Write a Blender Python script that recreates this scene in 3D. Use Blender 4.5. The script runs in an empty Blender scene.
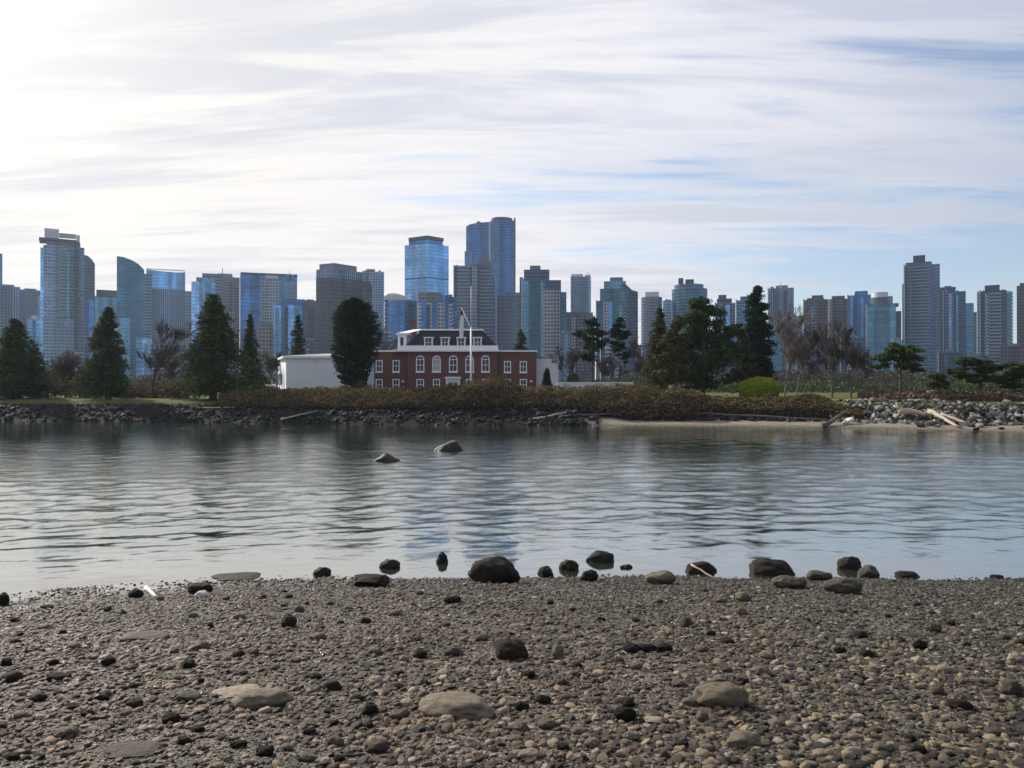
import bpy, bmesh, math, random
import numpy as np
from mathutils import Vector, Matrix, noise as mnoise

random.seed(7); rng = np.random.default_rng(7)
sc = bpy.context.scene
COL = sc.collection
F = 773.0; HY = 388.0; CH = 4.0           # focal length in pixels, horizon row, eye height above the water
R = math.radians

# ------------------------------------------------------------------ helpers
def pt(px, py, D):
    return ((px - 512) / F * D, D, CH + (HY - py) / F * D)
def X(px, D): return (px - 512) / F * D
def Z(py, D): return CH + (HY - py) / F * D
def lerp(a, b, t): return a + (b - a) * t
def sstep(a, b, x):
    t = np.clip((x - a) / (b - a), 0, 1); return t * t * (3 - 2 * t)

def link(name, me, parent=None, loc=(0, 0, 0)):
    o = bpy.data.objects.new(name, me); COL.objects.link(o)
    o.location = loc
    if parent: o.parent = parent
    return o
def tag(o, label=None, cat=None, group=None, kind=None):
    if label: o['label'] = label
    if cat: o['category'] = cat
    if group: o['group'] = group
    if kind: o['kind'] = kind
    return o
def thing(name, label, cat, loc=(0, 0, 0), group=None, rz=0):
    o = link(name, None, None, loc); o.rotation_euler.z = rz; o.empty_display_size = .3
    return tag(o, label, cat, group)
def copy_tree(o, parent=None):
    c = o.copy(); COL.objects.link(c); c.parent = parent
    for ch in o.children: copy_tree(ch, c)
    return c

def np_mesh(name, V, Fc, mat=None, smooth=False, attrs=None):
    """V (n,3), Fc (m,k) faces all with k corners"""
    V = np.asarray(V, np.float32); Fc = np.asarray(Fc, np.int32)
    me = bpy.data.meshes.new(name)
    m, k = Fc.shape
    me.vertices.add(len(V)); me.vertices.foreach_set('co', V.ravel())
    me.loops.add(m * k); me.loops.foreach_set('vertex_index', Fc.ravel())
    me.polygons.add(m); me.polygons.foreach_set('loop_start', np.arange(0, m * k, k, dtype=np.int32))
    me.polygons.foreach_set('loop_total', np.full(m, k, np.int32))
    if smooth: me.polygons.foreach_set('use_smooth', np.ones(m, bool))
    me.update(calc_edges=True)
    if mat: me.materials.append(mat)
    return me

class MB:
    def __init__(s): s.v = []; s.f = []; s.uv = []; s.m = []
    def quad(s, a, b, c, d, uv=None, m=0):
        n = len(s.v); s.v += [a, b, c, d]; s.f.append((n, n+1, n+2, n+3)); s.uv.append(uv or [(0,0)]*4); s.m.append(m)
    def poly(s, pts, uv=None, m=0):
        n = len(s.v); s.v += list(pts); s.f.append(tuple(range(n, n+len(pts)))); s.uv.append(uv or [(p[0], p[1]) for p in pts]); s.m.append(m)
    def box(s, x0, x1, y0, y1, z0, z1, m=0):
        s.prism([(x0, y0), (x1, y0), (x1, y1), (x0, y1)], z0, z1, m)
    def prism(s, P, z0, z1, m=0, roof=None, cap=True):
        """P counter-clockwise (x,y); z1 a number or one per vertex"""
        n = len(P); Z1 = [z1]*n if not hasattr(z1, '__len__') else z1
        u = 0.0
        for i in range(n):
            a, b = P[i], P[(i+1) % n]; L = math.hypot(b[0]-a[0], b[1]-a[1])
            za, zb = Z1[i], Z1[(i+1) % n]
            s.quad((a[0],a[1],z0), (b[0],b[1],z0), (b[0],b[1],zb), (a[0],a[1],za),
                   [(u, 0), (u+L, 0), (u+L, zb-z0), (u, za-z0)], m)
            u += L
        if cap:
            s.poly([(p[0], p[1], z) for p, z in zip(P, Z1)], None, m if roof is None else roof)
            s.poly([(p[0], p[1], z0) for p in P][::-1], None, m if roof is None else roof)
    def obox(s, c, ax, ay, az, m=0):
        """oriented box, half axes as vectors"""
        c, ax, ay, az = map(Vector, (c, ax, ay, az))
        P = [c + i*ax + j*ay + k*az for k in (-1, 1) for j in (-1, 1) for i in (-1, 1)]
        for q in ((0,2,3,1), (4,5,7,6), (0,1,5,4), (2,6,7,3), (0,4,6,2), (1,3,7,5)):
            s.quad(*[tuple(P[i]) for i in q], None, m)
    def tube(s, pts, rad, n=8, m=0, caps=True):
        pts = [Vector(p) for p in pts]
        rad = rad if hasattr(rad, '__len__') else [rad]*len(pts)
        rings = []
        for i, p in enumerate(pts):
            d = (pts[min(i+1, len(pts)-1)] - pts[max(i-1, 0)]).normalized()
            a = d.cross(Vector((0.13, 0.21, 0.97)))
            if a.length < .1: a = d.cross(Vector((1, 0, 0)))
            a.normalize(); b = d.cross(a)
            rings.append([tuple(p + rad[i]*(math.cos(t)*a + math.sin(t)*b)) for t in [2*math.pi*k/n for k in range(n)]])
        base = len(s.v)
        for r in rings: s.v += r
        for i in range(len(rings)-1):
            for k in range(n):
                k2 = (k+1) % n
                s.f.append((base+i*n+k, base+i*n+k2, base+(i+1)*n+k2, base+(i+1)*n+k)); s.uv.append([(0,0)]*4); s.m.append(m)
        if caps:
            for i, o in ((0, -1), (len(rings)-1, 1)):
                idx = [base+i*n+k for k in range(n)][::o]
                s.f.append(tuple(idx)); s.uv.append([(0,0)]*n); s.m.append(m)
    def build(s, name, mats, parent=None, org=(0, 0, 0), smooth=False, uv=False):
        me = bpy.data.meshes.new(name)
        ox, oy, oz = org
        me.from_pydata([(a-ox, b-oy, c-oz) for a, b, c in s.v], [], s.f)
        if uv:
            l = me.uv_layers.new(name='UVMap'); k = 0
            flat = [c for q in s.uv for p in q for c in p]
            l.data.foreach_set('uv', flat)
        for mt in (mats if isinstance(mats, (list, tuple)) else [mats]): me.materials.append(mt)
        if any(s.m): me.polygons.foreach_set('material_index', s.m)
        if smooth: me.polygons.foreach_set('use_smooth', [True]*len(me.polygons))
        me.update()
        return link(name, me, parent, (0, 0, 0) if parent else org)

# ------------------------------------------------------------------ materials
class NT:
    def __init__(s, name):
        s.m = bpy.data.materials.new(name); s.m.use_nodes = True; s.t = s.m.node_tree; s.t.nodes.clear()
        s.out = s.n('ShaderNodeOutputMaterial')
    def n(s, typ, **kw):
        nd = s.t.nodes.new(typ)
        for k, v in kw.items():
            if k in nd.inputs.keys() if isinstance(k, str) and k[0].isupper() else False: s.set(nd, k, v)
            else: setattr(nd, k, v)
        return nd
    def set(s, nd, key, v):
        i = nd.inputs[key]
        if isinstance(v, bpy.types.NodeSocket): s.t.links.new(v, i)
        else:
            if hasattr(i.default_value, '__len__') and len(i.default_value) == 4 and len(v) == 3: v = (*v, 1)
            i.default_value = v
    def math(s, op, a, b=None, c=None, clamp=False):
        nd = s.t.nodes.new('ShaderNodeMath'); nd.operation = op; nd.use_clamp = clamp
        for i, v in enumerate((a, b, c)):
            if v is not None: s.set(nd, i, v)
        return nd.outputs[0]
    def mix(s, f, a, b, mode='MIX'):
        nd = s.t.nodes.new('ShaderNodeMix'); nd.data_type = 'RGBA'; nd.blend_type = mode
        s.set(nd, 0, f); s.set(nd, 6, a); s.set(nd, 7, b)
        return nd.outputs[2]
    def noise(s, vec, scale, detail=3, rough=.55, dist=0):
        nd = s.t.nodes.new('ShaderNodeTexNoise')
        if vec is not None: s.set(nd, 'Vector', vec)
        s.set(nd, 'Scale', scale); s.set(nd, 'Detail', detail); s.set(nd, 'Roughness', rough); s.set(nd, 'Distortion', dist)
        return nd.outputs['Fac']
    def vmul(s, v, k):
        nd = s.t.nodes.new('ShaderNodeVectorMath'); nd.operation = 'MULTIPLY'; s.set(nd, 0, v); s.set(nd, 1, k); return nd.outputs[0]
    def ramp(s, fac, stops, interp='LINEAR'):
        nd = s.t.nodes.new('ShaderNodeValToRGB'); s.set(nd, 'Fac', fac); cr = nd.color_ramp; cr.interpolation = interp
        while len(cr.elements) < len(stops): cr.elements.new(.5)
        for e, (p, c) in zip(cr.elements, stops): e.position = p; e.color = (*c, 1) if len(c) == 3 else c
        return nd.outputs[0]
    def coord(s, which='Object'): return s.t.nodes.new('ShaderNodeTexCoord').outputs[which]
    def pos(s): return s.t.nodes.new('ShaderNodeNewGeometry').outputs['Position']
    def island(s): return s.t.nodes.new('ShaderNodeNewGeometry').outputs['Random Per Island']
    def orand(s): return s.t.nodes.new('ShaderNodeObjectInfo').outputs['Random']
    def bump(s, h, strength=.5, dist=.1, normal=None):
        nd = s.t.nodes.new('ShaderNodeBump'); s.set(nd, 'Height', h); s.set(nd, 'Strength', strength); s.set(nd, 'Distance', dist)
        if normal is not None: s.set(nd, 'Normal', normal)
        return nd.outputs[0]
    def principled(s, **kw):
        nd = s.t.nodes.new('ShaderNodeBsdfPrincipled')
        for k, v in kw.items(): s.set(nd, k.replace('_', ' '), v)
        s.t.links.new(nd.outputs[0], s.out.inputs['Surface']); return nd

def plain(name, col, rough=.8, var=.12, scale=3.0, metallic=0.0):
    t = NT(name); f = t.noise(t.coord(), scale, 4, .6)
    c = t.mix(f, tuple(c*(1-var) for c in col), tuple(min(1, c*(1+var)) for c in col))
    t.principled(Base_Color=c, Roughness=rough, Metallic=metallic); return t.m

def facade(name, glass, frame, fh=3.2, bay=1.6, fv=.25, fb=.15, metal=.6, rough=.18, vary=.45, roofc=(.16,.16,.17), spand=None):
    t = NT(name); uv = t.coord('UV')
    sp = t.n('ShaderNodeSeparateXYZ'); t.set(sp, 0, uv)
    u = t.math('DIVIDE', sp.outputs[0], bay); v = t.math('DIVIDE', sp.outputs[1], fh)
    fu = t.math('FRACT', u); fvv = t.math('FRACT', v)
    cu = t.math('FLOOR', u); cv = t.math('FLOOR', v)
    cb = t.n('ShaderNodeCombineXYZ'); t.set(cb, 0, cu); t.set(cb, 1, cv)
    oi = t.orand(); t.set(cb, 2, t.math('MULTIPLY', oi, 77.0))
    wn = t.n('ShaderNodeTexWhiteNoise'); wn.noise_dimensions = '3D'; t.set(wn, 'Vector', cb.outputs[0])
    rnd = wn.outputs['Value']
    wn2 = t.n('ShaderNodeTexWhiteNoise'); wn2.noise_dimensions = '2D'
    cb2 = t.n('ShaderNodeCombineXYZ'); t.set(cb2, 0, cv); t.set(cb2, 1, oi); t.set(wn2, 'Vector', cb2.outputs[0])
    mask = t.math('MAXIMUM', t.math('LESS_THAN', fu, fb), t.math('LESS_THAN', fvv, fv))
    lf = t.noise(t.vmul(t.coord(), (1, 1, .35)), .06, 3, .6)
    k = t.math('ADD', t.math('MULTIPLY', rnd, .5), t.math('MULTIPLY', wn2.outputs['Value'], .5))
    k = t.math('ADD', t.math('MULTIPLY', k, .6), t.math('MULTIPLY', lf, .4))
    g = t.mix(k, tuple(c*(1-vary) for c in glass), tuple(min(1, c*(1+vary)) for c in glass))
    rf = t.noise(t.vmul(t.coord(), (1, 1, .5)), .045, 5, .65, 1.5)  # uneven reflections painted into the glass colour as broad light and dark patches
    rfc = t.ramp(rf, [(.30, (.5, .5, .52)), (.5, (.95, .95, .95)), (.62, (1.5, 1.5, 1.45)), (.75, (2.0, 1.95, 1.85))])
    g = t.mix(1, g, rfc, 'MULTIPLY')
    blind = t.math('GREATER_THAN', rnd, .9)
    g = t.mix(t.math('MULTIPLY', blind, .35), g, tuple(c*.8 for c in frame))
    fr = t.mix(t.noise(t.coord(), .3, 4, .6), tuple(c*.88 for c in frame), tuple(min(1, c*1.1) for c in frame))
    c = t.mix(mask, g, fr)
    geo = t.n('ShaderNodeNewGeometry'); s2 = t.n('ShaderNodeSeparateXYZ'); t.set(s2, 0, geo.outputs['Normal'])
    top = t.math('GREATER_THAN', s2.outputs[2], .7)
    c = t.mix(top, c, roofc)
    notm = t.math('SUBTRACT', 1, t.math('MAXIMUM', mask, top))
    wn3 = t.n('ShaderNodeTexWhiteNoise'); wn3.noise_dimensions = '2D'
    cb3 = t.n('ShaderNodeCombineXYZ'); t.set(cb3, 0, t.math('FLOOR', t.math('DIVIDE', t.math('ADD', cu, .5), 3.0))); t.set(cb3, 1, t.math('MULTIPLY', oi, 31.0)); t.set(wn3, 'Vector', cb3.outputs[0])
    vb = t.math('ADD', .55, t.math('MULTIPLY', wn3.outputs['Value'], .9))
    vc = t.n('ShaderNodeCombineColor'); [t.set(vc, q, vb) for q in range(3)]
    c = t.mix(t.math('SUBTRACT', 1, top), c, t.mix(1, c, vc.outputs[0], 'MULTIPLY'))
    bmp = t.bump(t.math('MULTIPLY', rnd, 1), .06, .3)
    t.principled(Base_Color=c, Metallic=t.math('MULTIPLY', notm, metal), Roughness=t.math('SUBTRACT', .75, t.math('MULTIPLY', notm, .75-rough)), Normal=bmp)
    return t.m

def leafmat(name, stops, rough=.6, trans=.15):
    t = NT(name); r = t.island()
    c = t.ramp(r, stops)
    lf = t.noise(t.coord(), .6, 2, .5)
    c = t.mix(t.math('MULTIPLY', lf, .5), c, t.mix(1, c, (1.25, 1.1, .8), 'MULTIPLY'))
    a = t.principled(Base_Color=c, Roughness=.85, Specular_IOR_Level=.05)
    tr = t.n('ShaderNodeBsdfTranslucent'); t.set(tr, 'Color', c)
    mx = t.n('ShaderNodeMixShader'); t.set(mx, 0, trans)
    t.t.links.new(a.outputs[0], mx.inputs[1]); t.t.links.new(tr.outputs[0], mx.inputs[2]); t.t.links.new(mx.outputs[0], t.out.inputs[0])
    return t.m

def rockmat(name, lo, hi, tint, wet=0.0, scale=9.0, tide=False, objvar=True, th=.35, ts=.8, spec=.3, moss=False, regional=False):
    """stone: per-stone tone, mottling, lighter mineral specks"""
    t = NT(name); co = t.coord(); r = t.orand()
    base = t.mix(t.math('POWER', r, 2.1 if regional else 1.7), lo, hi)
    r2 = t.math('FRACT', t.math('MULTIPLY', r, 17.31))
    base = t.mix(t.math('MULTIPLY', r2, .6), base, t.mix(1, base, tint, 'MULTIPLY'))
    n1 = t.noise(co, scale*.35, 5, .65, .4); n2 = t.noise(co, scale*3, 4, .7)
    base = t.mix(n1, t.mix(1, base, (.35, .35, .37), 'MULTIPLY'), t.mix(1, base, (1.65, 1.6, 1.5), 'MULTIPLY'))
    base = t.mix(t.math('MULTIPLY', t.math('GREATER_THAN', n2, .60), .5), base, t.mix(1, base, (2.1, 2.0, 1.9), 'MULTIPLY'))
    rough = t.math('SUBTRACT', .85, t.math('MULTIPLY', n1, .2))
    if tide:                       # the part under the tide line is dark with weed and stays wet
        sp = t.n('ShaderNodeSeparateXYZ'); t.set(sp, 0, t.pos())
        w = t.math('SUBTRACT', 1, t.math('DIVIDE', t.math('ADD', sp.outputs[2], t.math('MULTIPLY', n1, -.25)), th, clamp=True), clamp=True)
        base = t.mix(t.math('MULTIPLY', w, ts), base, (.018, .016, .012))
        rough = t.math('SUBTRACT', rough, t.math('MULTIPLY', w, .18 if th < 1 else .05))
    if moss:                       # yellowish weed on the upper side
        g2 = t.n('ShaderNodeNewGeometry'); s3 = t.n('ShaderNodeSeparateXYZ'); t.set(s3, 0, g2.outputs['Normal'])
        base = t.mix(t.math('MULTIPLY', t.math('SUBTRACT', t.math('ADD', s3.outputs[2], n1), 1.0), 2.2, clamp=True), base, (.06, .05, .018))
    if regional:                   # reddish silt to the left, olive algae to the right
        s4 = t.n('ShaderNodeSeparateXYZ'); t.set(s4, 0, t.pos())
        kx = t.math('ADD', t.math('MULTIPLY', s4.outputs[0], .09), t.math('MULTIPLY', t.noise(t.pos(), .55, 4, .6), 1.1), clamp=True)
        base = t.mix(1, base, t.mix(kx, (1.14, .96, .90), (.93, 1.0, .90)), 'MULTIPLY')
        base = t.mix(t.math('MULTIPLY', t.math('GREATER_THAN', t.math('FRACT', t.math('MULTIPLY', r, 41.3)), .955), .7), base, (.42, .38, .33))
        base = t.mix(t.math('MULTIPLY', t.math('LESS_THAN', t.math('FRACT', t.math('MULTIPLY', r, 23.9)), .22), .7), base, (.016, .014, .013))
        rough = t.math('SUBTRACT', rough, t.math('MULTIPLY', t.math('FRACT', t.math('MULTIPLY', r, 5.7)), .5))
    h = t.math('ADD', n1, t.math('MULTIPLY', n2, .35))
    t.principled(Base_Color=base, Roughness=rough if not wet else .45, Normal=t.bump(h, .8, .05), Specular_IOR_Level=spec)
    return t.m

M = {}
M['white'] = plain('white_paint', (.80, .80, .82), .55, .06, 1.5)
M['render'] = plain('white_render', (.70, .71, .75), .8, .09, .35)
M['dark_roof'] = plain('slate_roof', (.014, .015, .019), .9, .3, 2)
M['grey_roof'] = plain('grey_roofing', (.22, .22, .23), .8, .15, 1)
M['glass'] = plain('window_glass', (.05, .065, .09), .12, .3, .8)
M['glass_curtain'] = plain('curtained_glass', (.42, .44, .46), .35, .3, 2.5)
M['concrete'] = plain('concrete', (.36, .36, .37), .85, .12, .4)
M['dark_metal'] = plain('dark_metal', (.06, .065, .075), .5, .2, 2)
M['steel'] = plain('painted_steel', (.5, .51, .53), .4, .08, 2)
M['red'] = plain('red_cloth', (.45, .03, .03), .8, .15, 2)
M['bark'] = plain('bark', (.085, .066, .052), .9, .3, 6)
M['bark_pale'] = plain('pale_bark', (.15, .125, .11), .9, .3, 6)
M['lamp'] = plain('lamp_globe', (.7, .66, .6), .3, .05, 2)
M['tyre'] = plain('tyre_rubber', (.02, .02, .02), .8, .2, 3)

def brick_mat():
    t = NT('red_brick'); co = t.coord()
    b = t.n('ShaderNodeTexBrick')
    g = t.n('ShaderNodeSeparateXYZ'); t.set(g, 0, co)
    cb = t.n('ShaderNodeCombineXYZ'); t.set(cb, 0, t.math('ADD', g.outputs[0], g.outputs[1])); t.set(cb, 1, g.outputs[2])
    t.set(b, 'Vector', cb.outputs[0]); t.set(b, 'Scale', 1.0); t.set(b, 'Brick Width', .22); t.set(b, 'Row Height', .075); t.set(b, 'Mortar Size', .006)
    t.set(b, 'Color1', (.165, .060, .046)); t.set(b, 'Color2', (.105, .040, .034)); t.set(b, 'Mortar', (.14, .11, .10))
    n = t.noise(co, .5, 4, .6)
    c = t.mix(n, t.mix(1, b.outputs['Color'], (.7, .7, .75), 'MULTIPLY'), t.mix(1, b.outputs['Color'], (1.25, 1.2, 1.1), 'MULTIPLY'))
    t.principled(Base_Color=c, Roughness=.85); return t.m
M['brick'] = brick_mat()

def wood_mat(name, a, b):
    t = NT(name); co = t.coord()
    n = t.noise(t.vmul(co, (1, 1, 1)), 4, 5, .7, 1.0)
    t.principled(Base_Color=t.mix(n, a, b), Roughness=.8, Normal=t.bump(n, .5, .05)); return t.m
M['drift'] = wood_mat('bleached_driftwood', (.20, .16, .12), (.50, .42, .34))
M['drift_dark'] = wood_mat('weathered_driftwood', (.04, .035, .03), (.11, .09, .075))
M['drift_brown'] = wood_mat('brown_driftwood', (.12, .07, .045), (.26, .17, .12))

# ------------------------------------------------------------------ camera, light, sky
cam = bpy.data.cameras.new('camera'); co = bpy.data.objects.new('camera', cam); COL.objects.link(co)
co.location = (0, 0, CH); co.rotation_euler = (R(90) + math.atan(4 / F), 0, 0)
cam.sensor_width = 36; cam.lens = F / 1024 * 36; cam.clip_start = .1; cam.clip_end = 20000
sc.camera = co

SUN_AZ, SUN_EL = -48.0, 31.0              # degrees from the view direction (left is minus), above the horizon
sd = Vector((math.sin(R(SUN_AZ))*math.cos(R(SUN_EL)), math.cos(R(SUN_AZ))*math.cos(R(SUN_EL)), math.sin(R(SUN_EL))))
sun = bpy.data.lights.new('sun', 'SUN'); sun.energy = 4.9; sun.angle = R(1.2); sun.color = (1, .93, .83)
so = bpy.data.objects.new('sun', sun); COL.objects.link(so); so.rotation_euler = (-sd).to_track_quat('-Z', 'Y').to_euler()
so.location = (-200, 100, 300)

w = bpy.data.worlds.new('World'); sc.world = w; w.use_nodes = True
wt = NT.__new__(NT); wt.t = w.node_tree; wt.t.nodes.clear(); wt.m = w
out = wt.n('ShaderNodeOutputWorld'); bg = wt.n('ShaderNodeBackground'); wt.t.links.new(bg.outputs[0], out.inputs[0])
sky = wt.n('ShaderNodeTexSky'); sky.sky_type = 'NISHITA'; sky.sun_disc = False
sky.sun_elevation = R(SUN_EL); sky.sun_rotation = R(SUN_AZ); sky.altitude = 0; sky.air_density = 1.0; sky.dust_density = .8; sky.ozone_density = 1.5
d = wt.coord('Generated')
sp = wt.n('ShaderNodeSeparateXYZ'); wt.set(sp, 0, d)
zz = wt.math('ADD', wt.math('MAXIMUM', sp.outputs[2], 0.0), .10)
cx = wt.math('DIVIDE', sp.outputs[0], zz); cy = wt.math('DIVIDE', sp.outputs[1], zz)
cb = wt.n('ShaderNodeCombineXYZ'); wt.set(cb, 0, cx); wt.set(cb, 1, cy)
# streaks of high cloud, drawn out along a direction slightly turned from the view's left-right
def rotv(vec, ang, sx, sy, off=(0, 0, 0)):
    mp = wt.n('ShaderNodeMapping'); wt.set(mp, 'Vector', vec); mp.inputs['Rotation'].default_value = (0, 0, R(ang)); mp.inputs['Scale'].default_value = (sx, sy, 1); mp.inputs['Location'].default_value = off
    return mp.outputs[0]
big = wt.noise(rotv(cb.outputs[0], 8, .22, .55, (1.7, 3.1, 0)), 1.0, 4, .55, .6)
str1 = wt.noise(rotv(cb.outputs[0], -9, .40, 2.3, (4.2, .6, 2)), 1.0, 8, .62, 1.0)
str2 = wt.noise(rotv(cb.outputs[0], 14, .8, 3.6, (.3, 7.7, 5)), 1.0, 6, .65, .8)
cov = wt.math('ADD', wt.math('ADD', wt.math('MULTIPLY', big, .85), wt.math('MULTIPLY', str1, .55)), wt.math('MULTIPLY', str2, .44))
dot = wt.n('ShaderNodeVectorMath'); dot.operation = 'DOT_PRODUCT'; wt.set(dot, 0, d); dot.inputs[1].default_value = sd
mu = wt.math('MAXIMUM', dot.outputs['Value'], 0.0)
front = wt.math('MULTIPLY', wt.math('ADD', dot.outputs['Value'], .7), .75, clamp=True)
glow = wt.math('POWER', mu, 4.0); glow2 = wt.math('POWER', mu, 22.0)
lowf0 = wt.math('SUBTRACT', 1, wt.math('MULTIPLY', sp.outputs[2], 2.6, clamp=True), clamp=True)
cover = wt.n('ShaderNodeMapRange'); cover.interpolation_type = 'SMOOTHSTEP'
rightf = wt.math('MULTIPLY', wt.math('MULTIPLY', wt.math('SUBTRACT', sp.outputs[0], .12), .9), lowf0)
wt.set(cover, 0, wt.math('SUBTRACT', wt.math('ADD', cov, wt.math('MULTIPLY', glow, .10)), rightf)); wt.set(cover, 1, .72); wt.set(cover, 2, .94); wt.set(cover, 3, 0.10); wt.set(cover, 4, 1.0)
thick = wt.n('ShaderNodeMapRange'); thick.interpolation_type = 'SMOOTHSTEP'
thv = wt.math('ADD', wt.math('MULTIPLY', str1, .75), wt.math('MULTIPLY', str2, .45))
wt.set(thick, 0, wt.math('ADD', thv, wt.math('MULTIPLY', big, .25))); wt.set(thick, 1, .66); wt.set(thick, 2, .84)
ccol = wt.mix(glow, wt.mix(front, (2.4, 2.7, 3.7), (6.3, 6.3, 6.7)), (8.1, 7.5, 6.7))
lowf = wt.math('SUBTRACT', 1, wt.math('MULTIPLY', sp.outputs[2], 3.2, clamp=True), clamp=True)
ccol = wt.mix(wt.math('MULTIPLY', wt.math('MULTIPLY', lowf, front), .75), ccol, (7.4, 6.85, 6.15))
ccol = wt.mix(wt.math('MULTIPLY', thick.outputs[0], 1.0), ccol, wt.mix(1, ccol, (.74, .78, .87), 'MULTIPLY'))
ccol = wt.mix(glow2, ccol, (9.4, 9.1, 8.5))
skyc = wt.mix(1, sky.outputs[0], (1.0, 1.0, 1.05), 'MULTIPLY')
fin = wt.mix(cover.outputs[0], skyc, ccol)
wt.set(bg, 'Color', fin); wt.set(bg, 'Strength', .1)

sc.view_settings.view_transform = 'Standard'; sc.view_settings.look = 'None'; sc.view_settings.gamma = 1
sc.view_settings.exposure = 0.48
sc.cycles.use_denoising = True
sc.cycles.max_bounces = 6; sc.cycles.diffuse_bounces = 3; sc.cycles.volume_bounces = 0

# ------------------------------------------------------------------ shorelines and ground heights
NS_X = np.array([-400, -60, -20, -9.65, -8.1, -5.45, -2.4, 1, 4, 10.5, 25, 80, 400.])
NS_Y = np.array([8, 10, 12.6, 14.5, 15.2, 16.0, 16.3, 16.45, 16.3, 16.1, 15.2, 12, 10.])
FS_X = np.array([-4500, -400, -62, -37, -12, 5, 20, 34, 46, 150, 4500.])
FS_Y = np.array([140, 110, 94, 91.5, 84, 83, 81, 78, 70, 62, 60.])
def near_shore(x): return np.interp(x, NS_X, NS_Y)
def far_shore(x): return np.interp(x, FS_X, FS_Y)
def vnoise(x, y, s, seed=0):
    """cheap value noise on numpy arrays"""
    x = np.asarray(x, float) * s + 1000.5 + seed*17.3; y = np.asarray(y, float) * s + 1000.5 + seed*31.7
    xi = np.floor(x).astype(np.int64); yi = np.floor(y).astype(np.int64); fx = x - xi; fy = y - yi
    fx = fx*fx*(3-2*fx); fy = fy*fy*(3-2*fy)
    def h(i, j):
        n = (i * 374761393 + j * 668265263 + seed * 982451653) & 0xffffffff
        n = ((n ^ (n >> 13)) * 1274126177) & 0xffffffff
        return ((n ^ (n >> 16)) & 0xffff) / 65535.0
    return (h(xi, yi)*(1-fx)+h(xi+1, yi)*fx)*(1-fy) + (h(xi, yi+1)*(1-fx)+h(xi+1, yi+1)*fx)*fy
def fbm(x, y, s, o=4, seed=0):
    t = 0; a = .5
    for k in range(o): t = t + a*vnoise(x, y, s*2**k, seed+k); a *= .5
    return t
def beach_h(x, y):
    t = near_shore(x) - y
    left = sstep(-3, -9, np.asarray(x, float)) if False else np.clip((-np.asarray(x, float) - 3) / 6, 0, 1)
    z = np.where(t > 0, t*.147, t*.10)
    z = z - left*.147*t*.72*np.exp(-(t/1.3)**2)
    z = z + (fbm(x, y, .5, 4, 3) - .47) * .10 * np.clip(.75 + t*.2, .2, 1)
    return np.minimum(z, 2.9 + .15*fbm(x, y, .2, 3, 5))
def far_h(x, y):
    x = np.asarray(x, float); t = y - far_shore(x)
    sandy = sstep(6, 14, x) * 1.0
    a = np.interp(t, [-6, 0, 4.5, 7.5, 12, 40, 4000], [-1.5, 0, 1.55, 2.15, 2.5, 2.6, 3.2])
    b = np.interp(t, [-6, 0, 5, 6.5, 11, 40, 4000], [-1.0, 0, .42, .9, 2.45, 2.6, 3.2])
    z = a*(1-sandy) + b*sandy
    return z + (fbm(x, y, .35, 3, 9)-.45)*.18*np.clip(t, 0, 1)

def grid_mesh(xs, ys, hf):
    Xg, Yg = np.meshgrid(xs, ys); Zg = hf(Xg, Yg)
    V = np.stack([Xg.ravel(), Yg.ravel(), Zg.ravel()], 1)
    nx = len(xs); i = np.arange(len(ys)-1)[:, None]*nx + np.arange(nx-1)[None]
    i = i.ravel(); return V, np.stack([i, i+1, i+1+nx, i+nx], 1)

# near beach: one sheet, fine near the camera, running back to the horizon behind it
xs = np.concatenate([-np.geomspace(4000, 16, 22), np.arange(-15, 15.01, .09), np.geomspace(16, 4000, 22)])
ys = np.concatenate([-np.geomspace(4000, 5, 16), np.arange(-4, 3, .3), np.arange(3, 19.6, .09)])
V, Fc = grid_mesh(xs, ys, beach_h)
t = NT('gravel'); p = t.pos()
n1 = t.noise(p, 1.1, 5, .6); n2 = t.noise(p, 22, 4, .7)
vo = t.n('ShaderNodeTexVoronoi'); t.set(vo, 'Vector', p); t.set(vo, 'Scale', 42.0)
vc = t.n('ShaderNodeSeparateColor'); t.set(vc, 0, vo.outputs['Color'])
c = t.ramp(vc.outputs[0], [(0, (.020, .017, .014)), (.4, (.06, .050, .040)), (.7, (.11, .092, .074)), (1, (.26, .22, .17))])
c = t.mix(t.math('MULTIPLY', n1, .7), c, (.045, .048, .035))
sp = t.n('ShaderNodeSeparateXYZ'); t.set(sp, 0, p)
wet = t.math('SUBTRACT', 1, t.math('DIVIDE', t.math('ADD', sp.outputs[2], t.math('MULTIPLY', n1, .12)), .22, clamp=True), clamp=True)
c = t.mix(t.math('MULTIPLY', wet, .6), c, (.03, .028, .024))
h = t.math('ADD', t.math('MULTIPLY', vo.outputs['Distance'], -1.0), t.math('MULTIPLY', n2, .4))
t.principled(Base_Color=c, Roughness=t.math('SUBTRACT', .85, t.math('MULTIPLY', wet, .5)), Normal=t.bump(h, .8, .03))
tag(link('beach', np_mesh('beach', V, Fc, t.m, True)), kind='structure')

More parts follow.
